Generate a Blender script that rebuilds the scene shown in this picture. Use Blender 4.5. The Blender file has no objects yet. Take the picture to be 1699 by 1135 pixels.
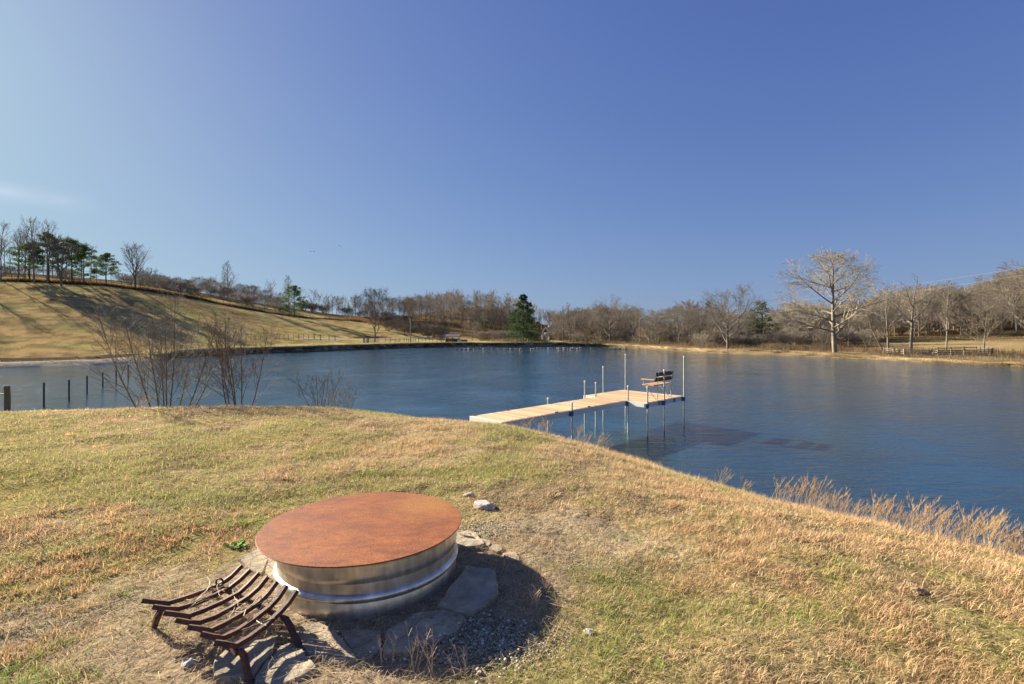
import bpy, bmesh, math, random
import numpy as np
from mathutils import Vector, Matrix
R = math.radians
scene = bpy.context.scene
col = scene.collection

# ---------------------------------------------------------------- camera
cam_data = bpy.data.cameras.new('camera'); cam = bpy.data.objects.new('camera', cam_data); col.objects.link(cam)
cam.location = (0, 0, 3.3); cam.rotation_euler = (R(90), 0, 0)
cam_data.sensor_width = 36; cam_data.lens = 36 * 800 / 1699; cam_data.shift_y = -.0091
cam_data.clip_start = .05; cam_data.clip_end = 6000
scene.camera = cam

# ---------------------------------------------------------------- light
SKY_ROLL = ((1.15, 2.2), (1.22, 1.5), (2.9, 3.5))
SUN_EL, SUN_AZ = 23.0, -57.5            # azimuth measured from +Y, negative to the left
sdir = Vector((math.sin(R(SUN_AZ)) * math.cos(R(SUN_EL)), math.cos(R(SUN_AZ)) * math.cos(R(SUN_EL)), math.sin(R(SUN_EL))))
sl = bpy.data.lights.new('sun', 'SUN'); sl.energy = 5.0; sl.angle = R(.5); sl.color = (1, .90, .74)
so = bpy.data.objects.new('sun', sl); col.objects.link(so); so.rotation_euler = sdir.to_track_quat('Z', 'Y').to_euler()
w = bpy.data.worlds.new('World'); scene.world = w; w.use_nodes = True
nt = w.node_tree; nt.nodes.clear()
sky = nt.nodes.new('ShaderNodeTexSky'); sky.sky_type = 'NISHITA'; sky.sun_disc = False
sky.sun_elevation = R(SUN_EL); sky.sun_rotation = R(SUN_AZ); sky.altitude = 300; sky.air_density = 1.0; sky.dust_density = .9; sky.ozone_density = 2.2
bg = nt.nodes.new('ShaderNodeBackground'); bg.inputs[1].default_value = .10
out = nt.nodes.new('ShaderNodeOutputWorld')
tc = nt.nodes.new('ShaderNodeTexCoord')
# a few faint wisps of cloud low in the left of the sky
def wisp(u, v, su, sv, amt):
    mp = nt.nodes.new('ShaderNodeMapping'); mp.vector_type = 'POINT'
    c = Vector(((u - 849.5) / 800, 1, (552 - v) / 800)).normalized()
    mp.inputs['Location'].default_value = (-c.x * su, -c.y * su, -c.z * sv); mp.inputs['Scale'].default_value = (su, su, sv)
    nt.links.new(tc.outputs['Generated'], mp.inputs[0])
    g = nt.nodes.new('ShaderNodeTexGradient'); g.gradient_type = 'QUADRATIC_SPHERE'; nt.links.new(mp.outputs[0], g.inputs[0])
    m = nt.nodes.new('ShaderNodeMath'); m.operation = 'MULTIPLY'; nt.links.new(g.outputs['Fac'], m.inputs[0]); m.inputs[1].default_value = amt
    return m
n1 = nt.nodes.new('ShaderNodeTexNoise'); n1.inputs['Scale'].default_value = 9; n1.inputs['Detail'].default_value = 6
mpn = nt.nodes.new('ShaderNodeMapping'); mpn.inputs['Scale'].default_value = (1, 1, 3.5); nt.links.new(tc.outputs['Generated'], mpn.inputs[0]); nt.links.new(mpn.outputs[0], n1.inputs['Vector'])
ws = [wisp(8, 318, 15, 44, .7), wisp(105, 333, 18, 44, .45)]
ad = nt.nodes.new('ShaderNodeMath'); ad.operation = 'ADD'; nt.links.new(ws[0].outputs[0], ad.inputs[0]); nt.links.new(ws[1].outputs[0], ad.inputs[1])
mu = nt.nodes.new('ShaderNodeMath'); mu.operation = 'MULTIPLY'; mu.use_clamp = True; nt.links.new(ad.outputs[0], mu.inputs[0]); nt.links.new(n1.outputs[0], mu.inputs[1])
mx = nt.nodes.new('ShaderNodeMix'); mx.data_type = 'RGBA'; nt.links.new(mu.outputs[0], mx.inputs[0])
# the photograph's evenly exposed sky: each channel rolled off as k*x / (1 + c*x)
sp = nt.nodes.new('ShaderNodeSeparateColor'); cb = nt.nodes.new('ShaderNodeCombineColor'); nt.links.new(sky.outputs[0], sp.inputs[0])
for ch, (k_, c_) in enumerate(SKY_ROLL):
    a1 = nt.nodes.new('ShaderNodeMath'); a1.operation = 'MULTIPLY_ADD'; nt.links.new(sp.outputs[ch], a1.inputs[0]); a1.inputs[1].default_value = c_ * .1; a1.inputs[2].default_value = 1
    a2 = nt.nodes.new('ShaderNodeMath'); a2.operation = 'DIVIDE'; nt.links.new(sp.outputs[ch], a2.inputs[0]); nt.links.new(a1.outputs[0], a2.inputs[1])
    a3 = nt.nodes.new('ShaderNodeMath'); a3.operation = 'MULTIPLY'; nt.links.new(a2.outputs[0], a3.inputs[0]); a3.inputs[1].default_value = k_ / 2 ** 1.50; nt.links.new(a3.outputs[0], cb.inputs[ch])
nt.links.new(cb.outputs[0], mx.inputs[6]); mx.inputs[7].default_value = (2.7, 2.9, 3.3, 1)
nt.links.new(mx.outputs[2], bg.inputs[0]); nt.links.new(bg.outputs[0], out.inputs[0])
vs = scene.view_settings; vs.view_transform = 'Standard'; vs.look = 'None'; vs.exposure = 1.6; vs.gamma = 1; vs.use_curve_mapping = False

# ---------------------------------------------------------------- terrain maths
F_PX, U0, V0, EYE = 800.0, 849.5, 552.0, 3.3      # lens in photo pixels, eye height over the water

def hash2(ix, iy, seed):
    n = (ix.astype(np.int64) * 374761393 + iy.astype(np.int64) * 668265263 + seed * 974634777) & 0xffffffff
    n = ((n ^ (n >> 13)) * 1274126177) & 0xffffffff
    n = n ^ (n >> 16)
    return (n & 0xffffff) / float(0xffffff)

def vnoise(x, y, scale=1.0, seed=0):
    x = np.asarray(x, float) * scale; y = np.asarray(y, float) * scale
    ix = np.floor(x); iy = np.floor(y); fx = x - ix; fy = y - iy
    fx = fx * fx * (3 - 2 * fx); fy = fy * fy * (3 - 2 * fy)
    a = hash2(ix, iy, seed); b = hash2(ix + 1, iy, seed); c = hash2(ix, iy + 1, seed); d = hash2(ix + 1, iy + 1, seed)
    return a + (b - a) * fx + (c - a) * fy + (a - b - c + d) * fx * fy      # 0..1

def fbm(x, y, scale, seed=0, octaves=4):
    s = 0; amp = 1; tot = 0
    for o in range(octaves):
        s = s + amp * vnoise(x, y, scale * 2 ** o, seed + o * 17); tot += amp; amp *= .5
    return s / tot

def sstep(a, b, x):
    t = np.clip((np.asarray(x, float) - a) / (b - a), 0, 1)
    return t * t * (3 - 2 * t)

POND0 = [(-48, 45.5), (-62, 37), (-80, 28), (-70, 15), (-40, 13.8), (-20, 15), (-8, 15.5), (-3, 15.0), (-.5, 13.4), (1.2, 12.6),
         (2.7, 11.2), (3.7, 9.6), (4.5, 8.1), (5.4, 6.8), (6.5, 5.5), (9, 3.0), (13, 0), (25, -6), (45, -5), (60, 10),
         (58, 30), (49, 46.4), (45, 55.6), (41.6, 65), (33, 75.6), (29, 88), (27, 101), (21.6, 113), (13, 116), (0, 113),
         (-14, 114), (-29, 95), (-37, 81), (-41, 75), (-44, 64), (-42.5, 53)]

def catmull(P, k):
    P = np.array(P, float); n = len(P); out = []
    for i in range(n):
        p0, p1, p2, p3 = P[i - 1], P[i], P[(i + 1) % n], P[(i + 2) % n]
        for j in range(k):
            t = j / k
            out.append(.5 * ((2 * p1) + (p2 - p0) * t + (2 * p0 - 5 * p1 + 4 * p2 - p3) * t * t + (3 * p1 - p0 - 3 * p2 + p3) * t ** 3))
    return np.array(out)
POND = catmull(POND0, 3)

def pond_sd(x, y):                                  # distance to the shoreline, positive on land
    x = np.asarray(x, float); y = np.asarray(y, float)
    best = np.full(x.shape, 1e18); inside = np.zeros(x.shape, bool)
    n = len(POND)
    for i in range(n):
        ax, ay = POND[i]; bx, by = POND[(i + 1) % n]
        dx, dy = bx - ax, by - ay
        t = np.clip(((x - ax) * dx + (y - ay) * dy) / (dx * dx + dy * dy + 1e-12), 0, 1)
        best = np.minimum(best, (x - ax - t * dx) ** 2 + (y - ay - t * dy) ** 2)
        if ay != by:
            c = ((ay > y) != (by > y)) & (x < (bx - ax) * (y - ay) / (by - ay) + ax)
            inside ^= c
    d = np.sqrt(best)
    return np.where(inside, -d, d)

def cp(u, v, d):                                    # a surveyed point: bearing, dip and distance
    return ((u - U0) / F_PX * d, d, EYE - (v - V0) / F_PX * d)
CTRL = [cp(0, 600, 48), cp(0, 585, 52), cp(0, 560, 60), cp(0, 520, 74), cp(0, 470, 96), cp(0, 457, 118), cp(0, 452, 140),
        cp(-250, 600, 46), cp(-250, 560, 55), cp(-250, 460, 92), cp(-250, 445, 140),
        cp(110, 590, 54), cp(110, 530, 76), cp(110, 470, 103), cp(110, 463, 125),
        cp(225, 590, 60), cp(225, 560, 70), cp(225, 520, 88), cp(225, 479, 112), cp(225, 472, 135), cp(225, 470, 180),
        cp(340, 580, 76), cp(340, 545, 95), cp(340, 499, 130), cp(340, 494, 160),
        cp(460, 575, 94), cp(460, 560, 106), cp(460, 540, 125), cp(460, 519, 150), cp(460, 512, 180), cp(440, 505, 260),
        cp(560, 571, 104), cp(560, 560, 120), cp(560, 538, 160), cp(560, 526, 200), cp(560, 522, 240),
        cp(640, 570, 112), cp(640, 562, 130), cp(660, 545, 180), cp(660, 530, 240), cp(650, 530, 300),
        cp(740, 569, 124), cp(740, 564, 145), cp(740, 550, 190), cp(740, 515, 280), cp(760, 508, 360),
        cp(830, 569, 122), cp(830, 564, 160), cp(830, 545, 220), cp(830, 512, 300), cp(840, 505, 360),
        cp(920, 569, 125), cp(920, 562, 180), cp(920, 550, 300),
        cp(1030, 571, 118), cp(1030, 562, 170), cp(1030, 555, 300),
        cp(1150, 575, 92), cp(1150, 566, 130), cp(1150, 556, 220), cp(1150, 550, 300),
        cp(1300, 583, 74), cp(1300, 572, 100), cp(1300, 560, 150), cp(1300, 550, 280),
        cp(1400, 586, 66), cp(1430, 575, 85), cp(1450, 562, 120), cp(1450, 552, 200), cp(1450, 540, 280),
        cp(1550, 587, 60), cp(1550, 577, 78), cp(1550, 562, 105), cp(1550, 550, 140), cp(1560, 525, 220),
        cp(1690, 595, 54), cp(1690, 580, 70), cp(1690, 562, 95), cp(1690, 535, 135), cp(1700, 510, 200),
        cp(1950, 595, 50), cp(1950, 560, 90), cp(1950, 510, 150),
        (0, -60, 2.5), (-70, -50, 3), (80, -40, 2.5), (75, 20, 1.5), (-95, 20, 2.5), (-300, 100, 25), (-300, 0, 15), (300, 100, 14), (300, 0, 8)]
def _tps():
    P = np.array(CTRL); n = len(P)
    d2 = ((P[:, None, :2] - P[None, :, :2]) ** 2).sum(-1) + 1e-9
    K = .5 * d2 * np.log(d2) / 1e4 + np.eye(n) * .02
    A = np.zeros((n + 3, n + 3)); A[:n, :n] = K; A[:n, n] = 1; A[:n, n + 1:] = P[:, :2] / 100; A[n, :n] = 1; A[n + 1:, :n] = P[:, :2].T / 100
    b = np.zeros(n + 3); b[:n] = P[:, 2]
    return P, np.linalg.solve(A, b)
TPS_P, TPS_W = _tps()
def far_height(x, y):
    n = len(TPS_P); r = TPS_W[n] + TPS_W[n + 1] * x / 100 + TPS_W[n + 2] * y / 100
    for i in range(n):
        d2 = (x - TPS_P[i, 0]) ** 2 + (y - TPS_P[i, 1]) ** 2 + 1e-9
        r = r + TPS_W[i] * .5 * d2 * np.log(d2) / 1e4
    return r

FIRE = (-.905, 2.96)                                  # the fire ring's centre
def ground(x, y, fine=True, far=None):
    x = np.asarray(x, float); y = np.asarray(y, float)
    rr = np.hypot(x, y); sd = pond_sd(x, y)
    plate = 1.85 - .026 * np.clip(y - 3, 0, 14) - .02 * np.clip(-x - 6, 0, 12) - .012 * np.clip(x - 1, 0, 8)
    q = np.minimum(1, 310 / np.maximum(rr, 1e-6)); hz = far_height(x * q, y * q)
    hb = .35 + sstep(54, 68, y) * (.30 + .35 * (1 - sstep(10, 26, x)))
    hz = np.maximum(np.clip(hz, .35, 60), hb)
    hz = hz + (fbm(x, y, 1 / 18., 5, 3) - .5) * 1.1 * sstep(45, 110, rr) * sstep(2, 14, sd)
    w = sstep(310, 600, rr); hz = hz * (1 - w) + 13 * w
    wn = 1 - sstep(16, 34, rr)
    land = plate * wn + hz * (1 - wn)
    W = 5.6 * wn + 2.0 * (1 - wn)
    t = np.clip(sd / W, 0, 1)
    g = 1 - (1 - t) ** 2.3
    z = np.where(sd > 0, land * g, np.maximum(-1.6, sd * .33))
    if fine:
        near = 1 - sstep(14, 30, rr)
        z = z + near * sstep(0, 1.5, sd) * ((fbm(x, y, 1.1, 31, 3) - .5) * .10 + (fbm(x, y, 5, 37, 2) - .5) * .034) * sstep(.75, 1.5, np.hypot(x - FIRE[0], y - FIRE[1] + .15))
    return z
# ---------------------------------------------------------------- materials
def mat(name, color, rough=.7, metal=0, var=.0, vscale=5, bump=0, bscale=40, attr=None, color2=None, spec=.5, stretch=None, objrand=0, detail=5, bdist=.01):
    m = bpy.data.materials.new(name); m.use_nodes = True; t = m.node_tree; N = t.nodes; L = t.links
    b = N['Principled BSDF']; b.inputs['Roughness'].default_value = rough; b.inputs['Metallic'].default_value = metal
    b.inputs['Specular IOR Level'].default_value = spec
    geo = N.new('ShaderNodeTexCoord'); vec = geo.outputs['Object']
    if stretch:
        mp = N.new('ShaderNodeMapping'); mp.inputs['Scale'].default_value = stretch; L.new(vec, mp.inputs[0]); vec = mp.outputs[0]
    if attr:
        a = N.new('ShaderNodeAttribute'); a.attribute_name = attr; src = a.outputs['Color']
    else:
        c = N.new('ShaderNodeRGB'); c.outputs[0].default_value = (*color, 1); src = c.outputs[0]
    if color2 or var:
        n = N.new('ShaderNodeTexNoise'); n.inputs['Scale'].default_value = vscale; n.inputs['Detail'].default_value = detail; L.new(vec, n.inputs['Vector'])
        if color2:
            rp = N.new('ShaderNodeMapRange'); rp.inputs[1].default_value = .35; rp.inputs[2].default_value = .65; L.new(n.outputs[0], rp.inputs[0])
            mxn = N.new('ShaderNodeMix'); mxn.data_type = 'RGBA'; L.new(rp.outputs[0], mxn.inputs[0]); L.new(src, mxn.inputs[6]); mxn.inputs[7].default_value = (*color2, 1); src = mxn.outputs[2]
        if var:
            mr = N.new('ShaderNodeMapRange'); mr.inputs[1].default_value = .25; mr.inputs[2].default_value = .75; mr.inputs[3].default_value = 1 - var; mr.inputs[4].default_value = 1 + var
            n2 = N.new('ShaderNodeTexNoise'); n2.inputs['Scale'].default_value = vscale * 3.7; n2.inputs['Detail'].default_value = 6; L.new(vec, n2.inputs['Vector']); L.new(n2.outputs[0], mr.inputs[0])
            vm = N.new('ShaderNodeVectorMath'); vm.operation = 'SCALE'; L.new(src, vm.inputs[0]); L.new(mr.outputs[0], vm.inputs['Scale']); src = vm.outputs[0]
    if objrand:
        oi = N.new('ShaderNodeObjectInfo'); mr = N.new('ShaderNodeMapRange'); mr.inputs[3].default_value = 1 - objrand; mr.inputs[4].default_value = 1 + objrand; L.new(oi.outputs['Random'], mr.inputs[0])
        vm = N.new('ShaderNodeVectorMath'); vm.operation = 'SCALE'; L.new(src, vm.inputs[0]); L.new(mr.outputs[0], vm.inputs['Scale']); src = vm.outputs[0]
    L.new(src, b.inputs['Base Color'])
    if bump:
        n3 = N.new('ShaderNodeTexNoise'); n3.inputs['Scale'].default_value = bscale; n3.inputs['Detail'].default_value = 6; L.new(vec, n3.inputs['Vector'])
        bp = N.new('ShaderNodeBump'); bp.inputs['Strength'].default_value = bump; bp.inputs['Distance'].default_value = bdist; L.new(n3.outputs[0], bp.inputs['Height']); L.new(bp.outputs[0], b.inputs['Normal'])
    return m

# ---------------------------------------------------------------- object helpers
def tag(o, label=None, cat=None, group=None, kind=None):
    if label: o['label'] = label
    if cat: o['category'] = cat
    if group: o['group'] = group
    if kind: o['kind'] = kind
    return o
def thing(name, label, cat, loc=(0, 0, 0), rz=0, group=None):
    o = bpy.data.objects.new(name, None); o.empty_display_size = .1; col.objects.link(o); o.location = loc; o.rotation_euler = (0, 0, rz)
    return tag(o, label, cat, group)
def link(name, me, m=None, parent=None, loc=None, rot=None):
    o = bpy.data.objects.new(name, me); col.objects.link(o)
    if m is not None and not me.materials:
        for mm in (m if isinstance(m, (list, tuple)) else [m]): me.materials.append(mm)
    if parent: o.parent = parent
    if loc is not None: o.location = loc
    if rot is not None: o.rotation_euler = rot
    return o
def copy_tree(o, parent=None, loc=None, rz=None, sc=None, label=None, group=None):
    c = o.copy(); col.objects.link(c)
    if parent: c.parent = parent
    if loc is not None: c.location = loc
    if rz is not None: c.rotation_euler = (0, 0, rz)
    if sc is not None: c.scale = (sc, sc, sc) if not isinstance(sc, tuple) else sc
    if label: c['label'] = label
    if group: c['group'] = group
    for ch in o.children:
        if ch.name in col.objects: copy_tree(ch, c)
    return c
def raw_mesh(name, V, faces_idx, sizes, colors=None, smooth=False):
    me = bpy.data.meshes.new(name); V = np.asarray(V, np.float32)
    me.vertices.add(len(V)); me.vertices.foreach_set('co', V.ravel())
    fi = np.asarray(faces_idx, np.int32).ravel(); me.loops.add(len(fi)); me.loops.foreach_set('vertex_index', fi)
    sizes = np.asarray(sizes, np.int32); st = np.zeros(len(sizes), np.int32); st[1:] = np.cumsum(sizes)[:-1]
    me.polygons.add(len(sizes)); me.polygons.foreach_set('loop_start', st)
    if smooth: me.polygons.foreach_set('use_smooth', np.ones(len(sizes), bool))
    me.update(calc_edges=True)
    if colors is not None:
        a = me.color_attributes.new('Col', 'FLOAT_COLOR', 'POINT'); c = np.ones((len(V), 4), np.float32); c[:, :3] = colors; a.data.foreach_set('color', c.ravel())
    return me
def bm_mesh(name, bm, smooth=False):
    me = bpy.data.meshes.new(name); bmesh.ops.recalc_face_normals(bm, faces=bm.faces[:]); bm.to_mesh(me); bm.free()
    if smooth:
        me.polygons.foreach_set('use_smooth', np.ones(len(me.polygons), bool))
    return me
def add_box(bm, c, s, rz=0, M=None, bevel=0):
    mtx = Matrix.Translation(c) @ Matrix.Rotation(rz, 4, 'Z') @ Matrix.Diagonal((*s, 1))
    if M is not None: mtx = M @ mtx
    r = bmesh.ops.create_cube(bm, size=1, matrix=mtx)
    if bevel: bmesh.ops.bevel(bm, geom=list({e for v in r['verts'] for e in v.link_edges}), offset=bevel, segments=1, affect='EDGES')
def add_tube(bm, pts, rad, n=8, cap=True):
    pts = [Vector(p) for p in pts]; rad = rad if isinstance(rad, (list, tuple)) else [rad] * len(pts)
    rings = []; prev = None
    for i, p in enumerate(pts):
        d = (pts[min(i + 1, len(pts) - 1)] - pts[max(i - 1, 0)]).normalized()
        a = prev if prev else (Vector((0, 0, 1)) if abs(d.z) < .9 else Vector((1, 0, 0)))
        a = (a - d * a.dot(d)).normalized(); b = d.cross(a); prev = a
        rings.append([bm.verts.new(p + (a * math.cos(2 * math.pi * k / n + .4) + b * math.sin(2 * math.pi * k / n + .4)) * rad[i]) for k in range(n)])
    for i in range(len(rings) - 1):
        for k in range(n): bm.faces.new((rings[i][k], rings[i][(k + 1) % n], rings[i + 1][(k + 1) % n], rings[i + 1][k]))
    if cap: bm.faces.new(rings[0][::-1]); bm.faces.new(rings[-1])
def box_mesh(name, s, bevel=0):
    bm = bmesh.new(); add_box(bm, (0, 0, 0), s, bevel=bevel); return bm_mesh(name, bm)
def cylm(name, r, z0, z1, n=12, cap_r=None):
    bm = bmesh.new(); add_tube(bm, [(0, 0, z0), (0, 0, z1)], r, n); return bm_mesh(name, bm)
def lathe(name, prof, n=96, smooth=True):
    V = []; F = []; S = []
    for (r, z) in prof:
        for k in range(n): V.append((r * math.cos(2 * math.pi * k / n), r * math.sin(2 * math.pi * k / n), z))
    for i in range(len(prof) - 1):
        for k in range(n): F += [i * n + k, i * n + (k + 1) % n, (i + 1) * n + (k + 1) % n, (i + 1) * n + k]; S.append(4)
    return raw_mesh(name, V, F, S, smooth=smooth)
def at(u, v, z):                                    # the point at height z seen along that sight line
    d = (EYE - z) * F_PX / (v - V0); return Vector(((u - U0) / F_PX * d, d, z))
def at_d(u, d, dz=0):
    x = (u - U0) / F_PX * d; return Vector((x, d, float(ground(np.array([x]), np.array([d]))[0]) + dz))
def gz(x, y): return float(ground(np.array([x]), np.array([y]))[0])

# ---------------------------------------------------------------- blades (grass, straw, reeds)
rs = np.random.default_rng(7)
def blades(x, y, z, L, wd, az, lean, colr, segs=2):
    """vectorised grass blades: az = heading they lean to, lean = 0 upright .. 1 lying"""
    n = len(x); th = lean * (math.pi / 2)
    hx, hy = np.cos(az), np.sin(az); px, py = -hy, hx
    up = np.cos(th); ho = np.sin(th); tip = np.clip(th + .45, 0, math.pi / 2 * 1.05)
    jit = rs.uniform(0, np.pi, n); px2 = np.cos(jit); py2 = np.sin(jit); px = px * .6 + px2 * .4; py = py * .6 + py2 * .4
    b = np.stack([x, y, z], 1); sd = np.stack([px, py, np.zeros(n)], 1) * (wd / 2)[:, None]
    if segs == 1:
        t = b + np.stack([hx * ho * L, hy * ho * L, up * L], 1)
        V = np.stack([b - sd, b + sd, t], 1).reshape(-1, 3); I = np.arange(3 * n); S = np.full(n, 3); k = 3
    else:
        mid = b + np.stack([hx * ho, hy * ho, up], 1) * (L * .55)[:, None]
        t = mid + np.stack([hx * np.sin(tip), hy * np.sin(tip), np.cos(tip)], 1) * (L * .5)[:, None]
        V = np.stack([b - sd, b + sd, mid + sd * .8, mid - sd * .8, t], 1).reshape(-1, 3)
        base = (np.arange(n) * 5)[:, None]; I = (base + np.array([0, 1, 2, 3, 3, 2, 4])).ravel(); S = np.tile([4, 3], n); k = 5
    C = np.repeat(colr, k, 0)
    return V, I, S, C
def join_blades(name, parts, m, label, cat):
    V = []; I = []; S = []; C = []; off = 0
    for (v, i, s, c) in parts: V.append(v); I.append(i + off); S.append(s); C.append(c); off += len(v)
    me = raw_mesh(name, np.concatenate(V), np.concatenate(I), np.concatenate(S), np.concatenate(C))
    return tag(link(name, me, m), label, cat, kind='stuff')

# ---------------------------------------------------------------- bare trees
def grow(seed, H, kids=(9, 6, 4, 3), ratio=(.55, .5, .5, .5), ang=(48, 42, 40, 38), clear=.25, r0=None, trop=(.02, .10, .08, .05), wig=(.05, .11, .12, .12, .12), trunk=.8, lean=(0, 0), top=.0, droop=0, stems=1, shape='round', bs=.1, sk=(.15, .95)):
    rnd = random.Random(seed); T = []; levels = len(kids)
    def perp(d):
        a = Vector((rnd.gauss(0, 1), rnd.gauss(0, 1), rnd.gauss(0, 1))); a = a - d * a.dot(d); return a.normalized()
    def br(p, d, L, r, lv, azoff=0):
        n = (9, 7, 5, 3, 2)[lv]; st = []
        for i in range(n):
            t = (i + 1) / n
            d2 = d + perp(d) * wig[lv] * rnd.uniform(.3, 1) + Vector((0, 0, 1)) * (trop[min(lv, 3)] - (droop if lv == 1 and p.z < H * .45 else 0))
            d = d2.normalized(); q = p + d * (L / n); ra = r * (1 - (t - 1 / n) * .75); rb = r * (1 - t * .75)
            T.append((p.x, p.y, p.z, q.x, q.y, q.z, ra, rb, lv)); st.append((p.copy(), q.copy(), d.copy(), rb, t)); p = q
        if lv < levels:
            k = kids[lv]; az = rnd.uniform(0, 6.28)
            for j in range(k):
                f = (clear + (1 - clear) * (j + rnd.random() * .8) / k) if lv == 0 else (.22 + .78 * (j + rnd.random()) / k)
                f = min(f, .999); s = st[int(f * n)]; az += 2.4 + rnd.uniform(-.4, .4)
                dd = s[2]; a1 = perp(dd)
                if lv == 0:
                    a1 = Vector((math.cos(az), math.sin(az), 0)); a1 = (a1 - dd * a1.dot(dd)).normalized()
                an = R(ang[lv] * rnd.uniform(.75, 1.2)); nd = (dd * math.cos(an) + a1 * math.sin(an)).normalized()
                fr = f * n - int(f * n); pp = s[0].lerp(s[1], fr)
                if lv == 0:
                    ff = (f - clear) / (1 - clear)
                    prof = {'round': .62 + .5 * math.sin(math.pi * min(1, ff * .9 + .15)) - .35 * ff, 'cone': 1.1 - .8 * ff, 'vase': .75 + .15 * ff, 'wide': 1.2 - .55 * ff}[shape]
                    nl = H * ratio[0] * prof * rnd.uniform(.8, 1.15)
                else: nl = L * ratio[lv] * (1.15 - .55 * f) * rnd.uniform(.7, 1.25)
                br(pp, nd, nl, min(s[3] * .75, r * .5 if lv == 0 else s[3] * .8), lv + 1)
    r0 = r0 or H * .0115
    for s in range(stems):
        dx, dy = lean
        if stems > 1:
            a = s * 6.283 / stems + rnd.uniform(-.3, .3); k = rnd.uniform(*sk) if stems > 3 else rnd.uniform(.04, .12); dx = math.cos(a) * k; dy = math.sin(a) * k
        br(Vector((dx * bs, dy * bs, -.15 * min(1, H * .1))), Vector((dx, dy, 1)).normalized(), H * trunk * (rnd.uniform(.7, 1) if stems > 1 else 1), r0, 0)
    return np.array(T)
def prisms(T, n=3, rmin=.004):
    P0 = T[:, 0:3]; P1 = T[:, 3:6]; D = P1 - P0; D = D / (np.linalg.norm(D, axis=1)[:, None] + 1e-9)
    ref = np.where(np.abs(D[:, 2:3]) < .9, np.array([[0, 0, 1.]]), np.array([[1., 0, 0]]))
    A = np.cross(D, ref); A /= np.linalg.norm(A, axis=1)[:, None] + 1e-9; B = np.cross(D, A)
    r0 = np.maximum(T[:, 6], rmin)[:, None]; r1 = np.maximum(T[:, 7], rmin)[:, None]
    rows = []
    for P, r in ((P0, r0), (P1, r1)):
        for k in range(n):
            a = 2 * math.pi * k / n; rows.append(P + (A * math.cos(a) + B * math.sin(a)) * r)
    V = np.stack(rows, 1).reshape(-1, 3); m = len(T); base = (np.arange(m) * 2 * n)[:, None]
    q = []
    for k in range(n): q += [k, (k + 1) % n, n + (k + 1) % n, n + k]
    I = (base + np.array(q)).ravel(); return V, I, np.full(m * n, 4)
def tree_meshes(T, split=1, rmin=.012, name='tree'):
    a = T[T[:, 8] <= split]; b = T[T[:, 8] > split]
    m1 = raw_mesh('trunk', *prisms(a, 6, rmin)[0:3], smooth=True)
    m2 = raw_mesh('crown', *prisms(b, 3, rmin)[0:3]) if len(b) else None
    return m1, m2
def clumps(centers, radii, n, size, seed, flat=1.0, up=.0):
    """foliage: many small leaf-sprays spread through clumps"""
    r = np.random.default_rng(seed); C = np.repeat(np.array(centers), n, 0); Rr = np.repeat(np.array(radii), n)
    d = r.normal(size=C.shape); d /= np.linalg.norm(d, axis=1)[:, None]; d *= (r.uniform(.25, 1, len(C)) ** .6)[:, None]
    d[:, 2] *= flat; P = C + d * Rr[:, None]
    a = r.normal(size=P.shape) + d * 1.2; a[:, 2] += up; a /= np.linalg.norm(a, axis=1)[:, None]
    b = np.cross(a, r.normal(size=P.shape)); b /= np.linalg.norm(b, axis=1)[:, None]; s = (r.uniform(.6, 1.3, len(P)) * size)[:, None]
    V = np.stack([P - b * s * .28, P + b * s * .28, P + a * s], 1).reshape(-1, 3)
    return V, np.arange(len(V)), np.full(len(P), 3)
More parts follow.
